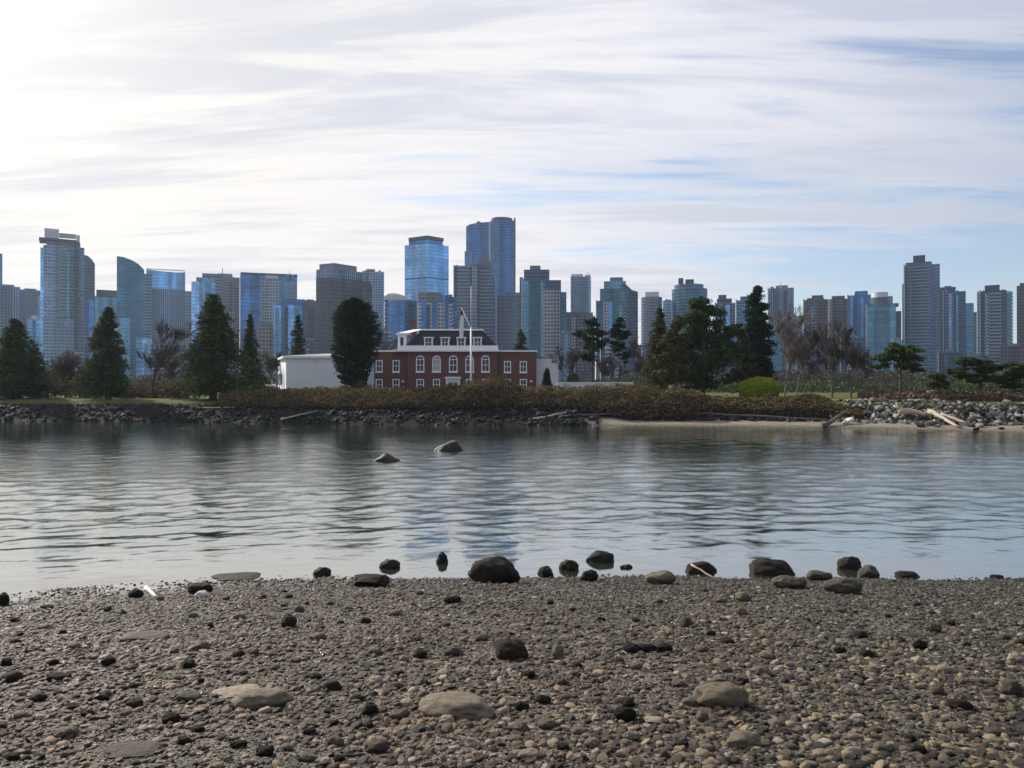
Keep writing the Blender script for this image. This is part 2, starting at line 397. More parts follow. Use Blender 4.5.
# far shore: bank, sand, lawn and the city's ground to the horizon
xs = np.concatenate([-np.geomspace(4500, 92, 26), np.arange(-90, 90.1, .5), np.geomspace(92, 4500, 26)])
tt = np.concatenate([np.arange(-5, 16, .3), np.arange(16, 60, 2.0), np.geomspace(60, 4300, 26)])
Xg, Tg = np.meshgrid(xs, tt); Yg = Tg + far_shore(Xg); Zg = far_h(Xg, Yg)
V = np.stack([Xg.ravel(), Yg.ravel(), Zg.ravel()], 1); nx = len(xs)
i = (np.arange(len(tt)-1)[:, None]*nx + np.arange(nx-1)[None]).ravel()
t = NT('shore_ground'); p = t.pos(); sp = t.n('ShaderNodeSeparateXYZ'); t.set(sp, 0, p)
n1 = t.noise(p, .25, 5, .6); n2 = t.noise(p, 3, 4, .7)
zh = t.math('ADD', sp.outputs[2], t.math('MULTIPLY', t.math('SUBTRACT', n2, .5), .5))
sand = t.mix(n2, (.12, .105, .085), (.27, .235, .19)); soil = t.mix(n2, (.010, .009, .008), (.030, .026, .021))
grass = t.mix(n1, (.045, .058, .015), (.095, .105, .03)); grass = t.mix(t.math('MULTIPLY', n2, .35), grass, (.10, .09, .04))
m1 = t.math('MULTIPLY', t.math('SUBTRACT', zh, .55), 4.0, clamp=True)
m2 = t.math('MULTIPLY', t.math('SUBTRACT', zh, 1.9), 5.0, clamp=True)
lft = t.math('MULTIPLY', t.math('SUBTRACT', sp.outputs[0], 6.0), .2, clamp=True)
low = t.mix(lft, soil, sand)
wet = t.math('SUBTRACT', 1, t.math('MULTIPLY', zh, 5.0, clamp=True))
low = t.mix(t.math('MULTIPLY', wet, .7), low, t.mix(lft, (.012, .011, .010), (.05, .045, .035)))
c = t.mix(m2, t.mix(m1, low, soil), grass)
t.principled(Base_Color=c, Roughness=.95, Specular_IOR_Level=.05, Normal=t.bump(n2, .6, .1))
tag(link('far_shore_ground', np_mesh('far_shore_ground', V, np.stack([i, i+1, i+1+nx, i+nx], 1), t.m, True)), kind='structure')

# ------------------------------------------------------------------ water: real waves near, finer ripples as bump
ND, NA = 620, 620
dd = 1 / np.linspace(1/7.0, 1/140.0, ND)
aa = np.linspace(-1.25, 1.25, NA)
A, Dg = np.meshgrid(aa, dd); Xw = A*(Dg+1.0)*.9; Yw = Dg
Hh = np.zeros_like(Xw); wr = np.random.default_rng(3)
shore_t = Yw - near_shore(Xw)
calm = np.clip(.10 + .90*sstep(.3, 9.0, shore_t), .08, 1.0)
patch = .35 + 1.7*np.clip(fbm(Xw*.35, Yw, .10, 3, 21)-.08, 0, 1)
for k in range(64):
    L = .20 * (2.2/.20) ** (k/63)
    ang = R(100) + wr.normal(0, .56)           # travelling mostly towards and away from the viewer
    kx, ky = math.cos(ang)*2*math.pi/L, math.sin(ang)*2*math.pi/L
    step = Dg*Dg/(F*CH)                     # how far apart two picture rows are at this distance
    fade = np.clip(L/(step*2.2+.001) - .6, 0, 1)
    Hh += fade * .0029*L**.78 * np.sin(kx*Xw + ky*Yw + wr.uniform(0, 6.28) + 1.2*fbm(Xw, Yw, .13, 2, k))
# a boat's wake that has run in: a few long low ridges
for (ax, ay, L, ph) in ((-.20, 1, 2.3, .4), (-.34, 1, 3.4, 2.0), (.25, 1, 2.9, 1.0)):
    env = sstep(.42, .62, fbm(Xw, Yw, .07, 2, int(ph*10)))
    Hh += .016*env*np.sin((ax*Xw+ay*Yw)*2*math.pi/L + ph + 2.0*fbm(Xw, Yw, .09, 2, 4))
Hh *= calm*patch
V = np.stack([Xw.ravel(), Yw.ravel(), Hh.ravel()], 1)
i = (np.arange(ND-1)[:, None]*NA + np.arange(NA-1)[None]).ravel()
t = NT('sea_water'); p = t.pos()
n1 = t.noise(t.vmul(p, (.55, 1.0, 1)), 2.4, 5, .6, .3); n2 = t.noise(t.vmul(p, (.5, 1.0, 1)), 9, 3, .6)
n3 = t.noise(t.vmul(p, (.45, 1, 1)), .5, 3, .5)
sp = t.n('ShaderNodeSeparateXYZ'); t.set(sp, 0, p)
ys_ = t.math('MULTIPLY', t.math('SUBTRACT', sp.outputs[1], 17.0), .06, clamp=True)
amp = t.math('MULTIPLY', t.math('ADD', .10, t.math('MULTIPLY', ys_, .9)), t.math('ADD', .35, n3))
far_ = t.math('SUBTRACT', 1, t.math('MULTIPLY', t.math('MULTIPLY', t.math('SUBTRACT', sp.outputs[1], 38.0), .03, clamp=True), .62))
amp = t.math('MULTIPLY', amp, far_)
h = t.math('MULTIPLY', t.math('ADD', n1, t.math('MULTIPLY', n2, .30)), amp)
body = t.mix(n3, (.005, .024, .018), (.012, .042, .029))
shal = t.math('SUBTRACT', 1, t.math('MULTIPLY', t.math('SUBTRACT', sp.outputs[1], 16.0), .3, clamp=True))
body = t.mix(shal, body, (.030, .026, .019))
nrm = t.bump(h, 1.0, .042)
lw = t.n('ShaderNodeLayerWeight'); t.set(lw, 'Blend', .5); t.set(lw, 'Normal', nrm)
fac = t.math('ADD', .025, t.math('MULTIPLY', .96, t.math('POWER', lw.outputs['Facing'], 2.3)), clamp=True)
df = t.n('ShaderNodeBsdfDiffuse'); t.set(df, 'Color', body); gl = t.n('ShaderNodeBsdfGlossy'); t.set(gl, 'Roughness', .035); t.set(gl, 'Color', (.97, .97, .95)); t.set(gl, 'Normal', nrm)
mx = t.n('ShaderNodeMixShader'); t.set(mx, 0, fac)
for q_, nd_ in ((1, df), (2, gl)): t.t.links.new(nd_.outputs[0], mx.inputs[q_])
t.t.links.new(mx.outputs[0], t.out.inputs[0])
wo = link('water', np_mesh('water', V, np.stack([i, i+1, i+1+NA, i+NA], 1), t.m, True)); tag(wo, kind='structure')
mb = MB()
xl0 = aa[0]*.9
for s in (-1, 1):
    e = [(s*1.25*.9*(dv+1), dv) for dv in (7, 30, 70, 140)]
    pts = [(s*4500, 7), (s*4500, 140)] + e[::-1]
    mb.poly([(a, b, 0) for a, b in (pts if s > 0 else pts[::-1])])
tag(mb.build('outer_water', t.m), kind='structure')

# ------------------------------------------------------------------ rock shapes
def round_rock(seed, sub=3, amp=.22, flat=.6, ncut=3):
    bm = bmesh.new(); bmesh.ops.create_icosphere(bm, subdivisions=sub, radius=1)
    o = Vector((seed*3.7, seed*1.3, seed*7.1))
    rs = random.Random(seed)
    cuts = [(Vector((rs.gauss(0,1), rs.gauss(0,1), rs.gauss(0,.8))).normalized(), rs.uniform(.72, .92)) for _ in range(ncut)]
    for v in bm.verts:
        n = v.co.normalized()
        r = 1 + amp*mnoise.noise(n*1.1+o) + amp*.5*mnoise.noise(n*2.3+o) + amp*.34*mnoise.noise(n*5+o) + (amp*.16*mnoise.noise(n*12+o) if sub > 2 else 0)
        q = n*r
        for cn, cd in cuts:
            k = q.dot(cn) - cd
            if k > 0: q -= cn*k*.75
        v.co = Vector((q.x, q.y*.85, q.z*flat))
    me = bpy.data.meshes.new('stone'); bm.to_mesh(me); bm.free()
    me.polygons.foreach_set('use_smooth', [True]*len(me.polygons)); return me
def angular_rock(seed):
    rs = random.Random(seed); bm = bmesh.new()
    for _ in range(15):
        v = Vector((rs.gauss(0,1), rs.gauss(0,1), rs.gauss(0,1))).normalized()*rs.uniform(.82, 1.05)
        bm.verts.new((v.x, v.y*.85, v.z*.72))
    bmesh.ops.convex_hull(bm, input=bm.verts)
    for v in [v for v in bm.verts if not v.link_faces]: bm.verts.remove(v)
    bmesh.ops.dissolve_limit(bm, angle_limit=R(12), verts=bm.verts, edges=bm.edges)
    bmesh.ops.bevel(bm, geom=list(bm.edges), offset=.06, segments=1, affect='EDGES')
    me = bpy.data.meshes.new('boulder'); bm.to_mesh(me); bm.free(); return me
M['stone'] = rockmat('beach_stone', (.06, .050, .040), (.17, .145, .115), (.9, 1.0, .82), tide=True)
M['stone_dark'] = rockmat('dark_stone', (.014, .0125, .011), (.036, .032, .026), (1, .92, .8), tide=True, spec=.1)
M['stone_pale'] = rockmat('pale_stone', (.20, .175, .14), (.34, .30, .25), (1.05, .95, .8))
M['stone_tan'] = rockmat('tan_stone', (.11, .092, .07), (.17, .145, .11), (1.05, .95, .8))
M['stone_white'] = rockmat('white_stone', (.55, .54, .5), (.65, .63, .6), (1, .97, .92))
M['pebble'] = rockmat('pebble', (.022, .017, .0135), (.34, .262, .19), (1.0, .96, .84), scale=5, tide=True, th=1.5, ts=.7, regional=True)
M['boulder_dark'] = rockmat('dark_boulder', (.012, .012, .013), (.05, .05, .05), (1, .93, .85), scale=3, tide=True, spec=.1)
M['boulder_grey'] = rockmat('grey_boulder', (.045, .047, .048), (.30, .29, .27), (.95, 1, .97), scale=3, spec=.15)
M['rock_weed'] = rockmat('weedy_rock', (.022, .018, .009), (.03, .025, .012), (1, .95, .8), scale=4, tide=True, moss=True)

def with_mat(me, m): me.materials.clear(); me.materials.append(m); return me
RR = [[with_mat(round_rock(10+k, 4, .24, (.48, .62, .8)[k % 3], 3 if k < 9 else 1), M['stone']) for k in range(14)]][0]
def variant(lst, m):
    return [with_mat(me.copy(), m) for me in lst]
RD = variant(RR, M['stone_dark']); RP = variant(RR, M['stone_pale']); RT = variant(RR, M['stone_tan']); RW = variant(RR[:2], M['stone_white'])
RWE = variant(RR, M['rock_weed'])
STONES = {'grey': RR, 'dark': RD, 'pale': RP, 'tan': RT, 'white': RW, 'weed': RWE}

def beach_D(py):
    """distance at which the ray of a picture row meets the mean beach"""
    lo, hi = 3.0, 60.0
    for _ in range(40):
        m = (lo+hi)/2
        z = max(0.0, .147*(16.2-m)); 
        if CH - (py-HY)/F*m > z: lo = m
        else: hi = m
    return (lo+hi)/2
def put_stone(px, py, wpx, hpx, tone, label, cat='stone', group=None, k=None, rz=None, tilt=0, D=None, sink=.3, name='beach_stone', depth=.8):
    """px: centre, py: picture row of its foot, width and visible height in pixels"""
    D = D or beach_D(py); x = X(px, D)
    W = wpx/F*D; H = hpx/F*D; sn = (py-HY)/F
    if hpx < .55*wpx: depth = min(depth, .62)
    H = max(.42*H, H-.55*W*depth*sn)
    k = random.randrange(14) if k is None else k
    me = STONES[tone][k % len(STONES[tone])]
    bb = np.array([v.co[:] for v in me.vertices]) if 'ext' not in me else None
    if bb is not None: e = bb.max(0)-bb.min(0); me['ext'] = [float(a) for a in e]
    e = me['ext']
    o = link(name, me)
    sz = H/e[2]/(1-sink)
    o.scale = (W/e[0], W*depth/e[1], sz)
    zb = max(float(beach_h(np.array([x]), np.array([D]))[0]), -.12 if D > 15 else -9)
    o.location = (x, D + W*depth*.35, zb + H*.5 - sink*H*.5)
    if D > float(near_shore(x)) - .1: o.location.z = .08*H
    o.rotation_euler = (0, R(tilt), (random.uniform(-.35, .35) + (math.pi if random.random() < .5 else 0)) if rz is None else R(rz))
    tag(o, label, cat, group); return o

named = [ # px, foot row, width, height, tone, label
 (495, 585, 54, 27, 'dark', 'large dark boulder with a brown slanted top at the water edge', 1),
 (322, 575, 18, 11, 'dark', 'small dark stone in the shallow water, left of the four in the shallows', 2),
 (390, 568, 21, 12, 'dark', 'dark stone in the shallow water above the flat brown one', 2),
 (442, 563, 12, 14, 'dark', 'small upright dark stone in the shallow water left of the largest waterline boulder', 5),
 (370, 588, 40, 14, 'dark', 'long flat brown stone at the waterline left of centre', 3),
 (570, 570, 20, 14, 'dark', 'round dark stone in the shallows left of the square one', 2),
 (601, 562, 29, 15, 'dark', 'square dark rock standing in the shallows with a still pool round it', 4),
 (546, 578, 17, 12, 'dark', 'dark stone at the waterline right of the largest waterline boulder', 1),
 (590, 583, 18, 12, 'dark', 'dark stone on the gravel just below the square rock in the shallows', 7),
 (662, 586, 31, 14, 'grey', 'smooth rounded brown stone at the waterline left of the rock with the stick', 0),
 (627, 568, 13, 5, 'dark', 'little flat dark stone barely above the shallow water', 3),
 (703, 573, 34, 16, 'dark', 'dark rock at the waterline with a pale stick leaning on it', 4),
 (774, 575, 46, 21, 'dark', 'wide rugged dark rock at the waterline right of centre', 7),
 (791, 590, 35, 14, 'grey', 'smooth low grey stone on the gravel below the wide rugged rock', 0),
 (820, 581, 25, 11, 'grey', 'low grey stone at the waterline right of the wide rugged rock', 3),
 (852, 569, 25, 17, 'dark', 'round dark boulder in the shallows, left of a touching pair', 5),
 (871, 578, 22, 17, 'grey', 'round olive grey boulder at the waterline, right of a touching pair', 8),
 (848, 594, 38, 17, 'grey', 'broad grey brown boulder on the gravel below the touching pair', 2),
 (234, 579, 50, 6, 'dark', 'thin flat dark slab awash at the left waterline', 3),
 (198, 590, 28, 12, 'dark', 'dark layered stone at the left waterline beside the thin slab', 6),
 (202, 596, 14, 7, 'white', 'small white stone under the dark layered stone on the left', 1),
 (134, 592, 14, 10, 'dark', 'small dark stone in the thin water sheet on the left', 2),
 (2, 590, 12, 13, 'dark', 'dark stone in the shallows cut by the left edge', 5),
 (46, 602, 13, 5, 'dark', 'tiny dark stone in the thin water sheet near the left edge', 3),
 (257, 711, 62, 23, 'tan', 'large smooth brown boulder lying on the gravel at the lower left', 9),
 (235, 698, 48, 9, 'pale', 'pale flat slab leaning on the large brown boulder at the lower left', 3),
 (187, 702, 27, 11, 'grey', 'grey oval stone left of the pale flat slab', 3),
 (456, 720, 84, 27, 'tan', 'largest beach boulder, long low brown one below the centre', 12),
 (723, 714, 56, 28, 'tan', 'big domed tan boulder on the gravel at the lower right', 10),
 (745, 756, 36, 18, 'tan', 'tan stone near the bottom edge below the big domed boulder', 4),
 (690, 712, 18, 9, 'tan', 'small tan stone touching the left side of the big domed boulder', 1),
 (140, 640, 48, 11, 'grey', 'long low grey stone on the upper gravel at the left', 3),
 (511, 662, 34, 22, 'dark', 'dark weedy boulder in the middle of the gravel', 7),
 (631, 658, 19, 11, 'dark', 'left one of three dark stones in a row on the gravel', 2),
 (648, 657, 18, 9, 'dark', 'middle one of three dark stones in a row on the gravel', 6),
 (665, 657, 17, 10, 'dark', 'right one of three dark stones in a row on the gravel', 4),
 (558, 662, 13, 15, 'grey', 'narrow upright grey stone left of the three in a row', 5),
 (862, 641, 17, 10, 'dark', 'dark stone lying by a pale pebble on the right gravel', 2),
 (935, 633, 17, 11, 'grey', 'olive grey oval stone on the upper right gravel', 0),
 (1015, 698, 20, 18, 'grey', 'grey angular stone at the right edge of the gravel', 4),
 (947, 675, 16, 10, 'pale', 'pale tan pointed pebble in the middle of the right gravel', 1),
 (920, 665, 11, 9, 'pale', 'small whitish pebble left of the pale tan pointed one', 8),
 (962, 712, 26, 13, 'dark', 'dark flat block on the right gravel near the grey angular stone', 4),
 (938, 697, 14, 12, 'tan', 'tan rounded stone left of the dark flat block', 2),
 (12, 679, 23, 12, 'dark', 'dark oval stone at the left edge of the gravel', 0),
 (57, 679, 25, 10, 'dark', 'dark flat oval stone second from the left edge', 3),
 (288, 628, 16, 13, 'dark', 'round dark stone on the upper gravel left of centre', 5),
 (318, 643, 18, 9, 'grey', 'olive grey stone below the round dark one', 0),
 (370, 717, 16, 14, 'dark', 'round dark pebble left of the largest beach boulder', 5),
 (400, 719, 21, 11, 'tan', 'olive tan pebble touching the left end of the largest beach boulder', 0),
 (407, 707, 16, 9, 'pale', 'pale pebble above the olive tan one', 1),
 (447, 725, 15, 9, 'pale', 'pinkish white pebble in front of the largest beach boulder', 7),
 (128, 757, 56, 10, 'grey', 'long flat grey slab at the bottom left', 3),
 (655, 731, 20, 8, 'pale', 'flat pale pebble on the gravel left of the lower right boulders', 3),
 (703, 728, 13, 12, 'tan', 'upright tan pebble below the big domed boulder', 5),
 (452, 606, 18, 8, 'dark', 'dark flat stone on the gravel below the largest waterline boulder', 6),
 (420, 658, 15, 10, 'dark', 'dark stone left of the middle of the gravel', 5),
 (453, 656, 17, 10, 'grey', 'rounded grey stone left of the dark weedy boulder', 2),
 (855, 764, 24, 12, 'pale', 'pale rounded stone at the bottom edge on the right', 0),
 (1005, 640, 14, 7, 'grey', 'low grey stone near the right edge of the upper gravel', 3),
 (395, 618, 16, 7, 'grey', 'low flat stone on the gravel under the flat brown waterline stone', 3),
 (686, 630, 14, 11, 'grey', 'olive stone on the right of the centre gravel', 1),
 (744, 603, 16, 10, 'tan', 'tan three sided stone on the gravel below the wide rugged rock', 4),
 (909, 577, 24, 8, 'dark', 'dark low rock at the right waterline', 7),
 (998, 578, 13, 5, 'dark', 'small dark low stone at the far right waterline', 6),
]
occupied = []
for (px, py, wpx, hpx, tone, lab, k) in named:
    put_stone(px, py, wpx, hpx, tone, lab, 'boulder' if wpx > 30 else 'stone', k=k, name='boulder' if wpx > 30 else 'beach_stone', group='stones along the waterline' if py < 600 else 'stones lying on the gravel')
    occupied.append((px, py, wpx))
# the rest of the 300 that show largest
SIZEN = ('small', 'middling')
rs = random.Random(5); n = 0
while n < 236:
    py = 590 + 175*rs.random()**.9; px = rs.uniform(-6, 1030)
    D = beach_D(py); 
    if D > near_shore(X(px, D)) + .15: continue
    w_ = rs.uniform(.075, .13) * rs.choice((1, 1, 1.35)) * F/D
    if any(abs(px-a) < (w_+c)*.6 and abs(py-b) < (w_+c)*.35 for a, b, c in occupied): continue
    occupied.append((px, py, w_))
    tone = rs.choices(['grey', 'dark', 'tan', 'pale'], [5, 5.5, 2.5, 1.6 if py > 640 else .2])[0]
    where = 'upper gravel' if py < 650 else ('middle gravel' if py < 705 else 'lower gravel')
    side = 'left' if px < 341 else ('centre' if px < 683 else 'right')
    put_stone(px, py, w_, w_*rs.uniform(.42, .68), tone, f'one of many {dict(grey="grey", dark="dark", tan="tan", pale="pale")[tone]} stones scattered on the {side} of the {where}', 'stone', group=f'{tone} stones on the {where}, {side}', depth=rs.uniform(.7, 1))
    n += 1

# pebbles: nobody could count them, one object with instanced stones
PB = [with_mat(round_rock(50+k, 2, .25, (.5, .65, .8)[k % 3]), M['pebble']) for k in range(8)]
def scatter(name, pts, rot, scl, protos, label=None, cat=None, kind='stuff'):
    me = bpy.data.meshes.new(name); me.vertices.add(len(pts)); me.vertices.foreach_set('co', np.asarray(pts, np.float32).ravel())
    for an, arr in (('rot', rot), ('scl', scl)):
        at = me.attributes.new(an, 'FLOAT_VECTOR', 'POINT'); at.data.foreach_set('vector', np.asarray(arr, np.float32).ravel())
    me.update(); o = link(name, me); 
    ng = bpy.data.node_groups.new(name, 'GeometryNodeTree')
    ng.interface.new_socket('Geometry', in_out='INPUT', socket_type='NodeSocketGeometry'); ng.interface.new_socket('Geometry', in_out='OUTPUT', socket_type='NodeSocketGeometry')
    N = ng.nodes.new; L = ng.links.new
    gi, go = N('NodeGroupInput'), N('NodeGroupOutput'); iop = N('GeometryNodeInstanceOnPoints'); jn = N('GeometryNodeJoinGeometry')
    for k, pm in enumerate(protos):
        po = bpy.data.objects.new(name + '_shape', pm)
        oi = N('GeometryNodeObjectInfo'); oi.inputs['Object'].default_value = po; oi.inputs['As Instance'].default_value = True
        L(oi.outputs['Geometry'], jn.inputs[0])
    r_, s_ = N('GeometryNodeInputNamedAttribute'), N('GeometryNodeInputNamedAttribute')
    for nd, an in ((r_, 'rot'), (s_, 'scl')): nd.data_type = 'FLOAT_VECTOR'; nd.inputs[0].default_value = an
    iop.inputs['Pick Instance'].default_value = True
    L(gi.outputs[0], iop.inputs['Points']); L(jn.outputs[0], iop.inputs['Instance'])
    e2r = N('FunctionNodeEulerToRotation'); L(r_.outputs[0], e2r.inputs[0]); L(e2r.outputs[0], iop.inputs['Rotation']); L(s_.outputs[0], iop.inputs['Scale'])
    L(iop.outputs[0], go.inputs[0])
    md = o.modifiers.new('scatter', 'NODES'); md.node_group = ng
    return tag(o, label, cat, None, kind)
def pebble_field(N_, dmin, dmax, smin, smax, power):
    d_ = dmin + (dmax-dmin)*rng.random(N_)**power
    a_ = rng.uniform(-.86, .86, N_); x_ = a_*(d_+3.5); y_ = d_
    s_ = smin*(smax/smin)**(rng.random(N_)**2.7)
    z_ = beach_h(x_, y_); keep = (z_ > -.05); x_, y_, z_, s_ = x_[keep], y_[keep], z_[keep], s_[keep]
    # loose drifts of coarser and finer stone
    cl = fbm(x_, y_, .9, 3, 40); s_ = s_*(.6 + .9*cl)
    n = len(x_)
    scl = np.stack([s_*rng.uniform(.8, 1.35, n), s_*rng.uniform(.75, 1.2, n), s_*rng.uniform(.55, 1.0, n)], 1)
    rot = np.stack([rng.normal(0, .3, n), rng.normal(0, .3, n), rng.uniform(0, 6.28, n)], 1)
    return np.stack([x_, y_, z_+s_*.16], 1), rot, scl
parts_ = [pebble_field(125000, 2.6, 9.5, .007, .044, .9), pebble_field(125000, 8.5, 17.6, .010, .044, 1.0)]
P_, R_, S_ = (np.concatenate([q[k] for q in parts_]) for k in range(3))
scatter('pebbles', P_, R_, S_, PB, 'coarse grey and brown pebbles covering the near beach', 'pebbles')

# a pale stick on the rock, a bleached scrap on the left
def stick(name, label, a, b, r, mat, cat='stick', n=7):
    a, b = Vector(a), Vector(b); mb = MB(); P = []
    for k in range(6):
        q = a.lerp(b, k/5); q = q + Vector((random.uniform(-1, 1), random.uniform(-1, 1), random.uniform(-1, 1)))*r*.5; P.append(q)
    o = Vector(a); mb.tube(P, [r*1.0, r*1.05, r, r*.92, r*.85, r*.7], n)
    return tag(mb.build(name, mat, None, tuple(o), smooth=True), label, cat)
stick('stick', 'thin pale stick leaning across the dark waterline rock', (X(691, 16.4), 16.45, .26), (X(716, 15.9), 15.9, .06), .02, M['drift'])
stick('shell_scrap', 'white curved scrap of shell or wood on the left gravel near the water', (X(145, 14.3), 14.35, .30), (X(158, 13.9), 13.9, .24), .035, M['white'], 'scrap')
# rocks out in the water
def water_rock(px, py, wpx, hpx, label, k, form):
    D = CH*F/(py-HY); me = RWE[k].copy(); me.name = 'rock'
    for v in me.vertices:
        x = v.co.x
        f = lerp(.15, 1.35, max(0, min(1, (x+.9)/1.5)))*(1 if x < .6 else 1-(x-.6)*1.2) if form == 'wedge' else max(.35, 1.15-abs(x+.1)*.7)
        v.co.z = v.co.z*f
    A_ = np.array([v.co[:] for v in me.vertices]); e = A_.max(0)-A_.min(0)
    o = link('rock', me); W = wpx/F*D; H = hpx/F*D
    o.scale = (W/e[0]*1.1, W*.6/e[1], H*1.25/A_[:, 2].max()); o.location = (X(px, D), D, -.12*H); tag(o, label, 'rock', 'rocks standing out of the water')
water_rock(387, 461, 26, 7.5, 'dark pointed rock in open water with ripples breaking round it', 4, 'point')
water_rock(447, 450, 31, 9, 'wedge shaped rock with a yellowish top in open water, farther out and to the right', 12, 'wedge')

# ------------------------------------------------------------------ far bank boulders
AR = [with_mat(angular_rock(100+k), M['boulder_grey']) for k in range(10)]
ARD = variant(AR, M['boulder_dark'])
for me in AR + ARD: me.name = 'boulder'
rs = random.Random(11)
def rip(x, y, s, dark, label, group, zup=.25):
    o = link('bank_boulder', (ARD if dark else AR)[rs.randrange(10)])
    o.location = (x, y, float(far_h(np.array([x]), np.array([y]))[0]) + s*zup)
    o.scale = (s*rs.uniform(.8, 1.3), s*rs.uniform(.8, 1.1), s*rs.uniform(.7, 1.0)); o.rotation_euler = (rs.uniform(-.5, .5), rs.uniform(-.5, .5), rs.uniform(0, 6.3))
    return tag(o, label, 'boulder', group)
for k in range(170):
    px = rs.uniform(838, 1040); t_ = rs.uniform(4.5, 11) if rs.random() < .93 else rs.uniform(2.2, 4.5)
    D = 76; x = X(px, D); y = float(far_shore(x)) + t_; x = X(px, y)
    lower = t_ < 7.3
    s = rs.uniform(.28, .62)*(1.15 if lower else .9)
    rip(x, y, s, rs.random() < .3, 'pale grey angular boulder heaped on the %s half of the right bank' % ('lower' if lower else 'upper'), 'boulders of the %s right bank' % ('lower' if lower else 'upper'))
for k in range(126):
    px = rs.uniform(-10, 800); D = 88; x = X(px, D); t_ = rs.uniform(.2, 4.8) if px < 600 else rs.uniform(4.6, 6.5)
    y = float(far_shore(x)) + t_; x = X(px, y)
    sec = 'left' if px < 230 else ('below the scrub' if px < 600 else 'behind the sand')
    rip(x, y, rs.uniform(.34, .62), rs.random() < .96, {'left': 'dark boulder of the bank below the left lawn', 'below the scrub': 'dark boulder of the bank below the scrub', 'behind the sand': 'dark boulder at the back of the strip of sand'}[sec], 'dark boulders, ' + sec)
tag(rip(X(849, 80), 80.5, .75, False, 'whitest boulder, beside the driftwood at the start of the right bank', 'right bank', .4), None)
bpy.context.scene.collection.objects[-1].data = with_mat(AR[3].copy(), M['stone_white'])
for (px, py, s) in ((978, 431, .38), (1003, 431, .34), (1019, 428, .6)):
    D = CH*F/(py-HY); rip(X(px, D), D+.3, s, True, {978: 'single dark rock on the sand at the right, farthest left of three', 1003: 'single small dark rock on the sand, middle of three', 1019: 'single dark rock on the sand at the right edge'}[px], 'dark rocks on the right sand')
# smaller riprap, past counting
N_ = 2600
pxr = rng.uniform(-60, 1090, N_); tr = np.where(pxr < 600, rng.uniform(-.2, 6.0, N_), np.where(pxr < 830, rng.uniform(4.4, 7.5, N_), rng.uniform(4.2, 11, N_)))
x_ = (pxr-512)/F*86; y_ = far_shore(x_)+tr; x_ = (pxr-512)/F*y_; y_ = far_shore(x_)+tr
s_ = rng.uniform(.14, .33, N_); z_ = far_h(x_, y_)+s_*.2
sel = pxr > 835
for nm, mask, pr, lab in (('bank_rubble', ~sel, ARD, 'dark rubble filling the bank between the larger boulders'), ('bank_rubble', sel, AR, 'grey rubble between the boulders of the right bank')):
    k_ = mask; n_ = int(k_.sum())
    scatter(nm, np.stack([x_, y_, z_], 1)[k_], rng.uniform(-3, 3, (n_, 3)), np.repeat(s_[k_][:, None], 3, 1)*rng.uniform(.8, 1.3, (n_, 3)), pr, lab, 'rubble')

# driftwood
def log(label, p0, p1, r, mat, g='driftwood logs on the far shore'):
    a = Vector(pt(*p0)); b = Vector(pt(*p1))
    for q in (a, b):
        q.z = max(q.z, float(far_h(np.array([q.x]), np.array([q.y]))[0]) + r*.7)
    mb = MB(); P = []; R_ = []
    for k in range(9):
        q = a.lerp(b, k/8) + Vector((random.gauss(0, 1), random.gauss(0, 1), random.gauss(0, .6)))*r*.22; P.append(q); R_.append(r*(1.12-.5*k/8)*random.uniform(.88, 1.1))
    R_[0] *= 1.25
    mb.tube(P, R_, 9)
    for k in (2, 4, 6):
        d_ = Vector((random.uniform(-1, 1), random.uniform(-1, .2), random.uniform(.1, 1))).normalized(); mb.tube([P[k], P[k]+d_*r*random.uniform(1.6, 3.2)], [r*.3, r*.12], 5)
    for k in range(4):
        d_ = (a-b).normalized()*.6+Vector((random.gauss(0, .5), random.gauss(0, .5), random.gauss(0, .5))); mb.tube([P[0], P[0]+d_*r*2.2], [r*.45, r*.12], 5)
    o = tag(mb.build('driftwood_log', mat, None, tuple(a), smooth=True), label, 'log', g)
log('long dark pole lying along the foot of the bank', (672, 412, 88), (832, 420, 82), .16, M['drift_dark'])
log('second dark pole above the long one', (690, 409, 90), (800, 412, 86), .12, M['drift_dark'])
log('grey log slanting down to the water edge', (824, 426, 78.5), (846, 412, 82), .22, M['drift_dark'])
log('brown log on the sand behind the poles', (793, 410, 87), (822, 411, 85), .28, M['drift_brown'])
log('long thin weathered log on top of the right bank', (820, 405, 89), (905, 406, 86), .14, M['drift'])
log('stubby pale log leaning on the brown heap', (832, 414, 84), (842, 408, 85), .24, M['drift'])
log('thick bleached log lying among the right boulders', (898, 410, 80), (928, 415, 79), .32, M['drift'])
log('bleached log sloping down to the right sand', (930, 411, 78), (959, 427, 73.5), .2, M['drift'])
log('shorter bleached log beside the sloping one', (941, 414, 77), (966, 423, 74.5), .16, M['drift'])
log('short pinkish log end at the top of the right boulders', (872, 408, 85), (888, 404, 86), .28, M['drift_brown'])
log('pale bent log on the dark bank below the scrub', (534, 421, 84.5), (577, 413, 87), .14, M['drift'])
log('thin pale branch high on the left bank', (198, 408, 96), (245, 409, 95), .08, M['drift'])
log('pale pole low on the left bank', (282, 419, 88), (318, 415, 91), .09, M['drift'])
log('dark log half hidden below the scrub', (560, 418, 85), (650, 411, 88), .13, M['drift_dark'])

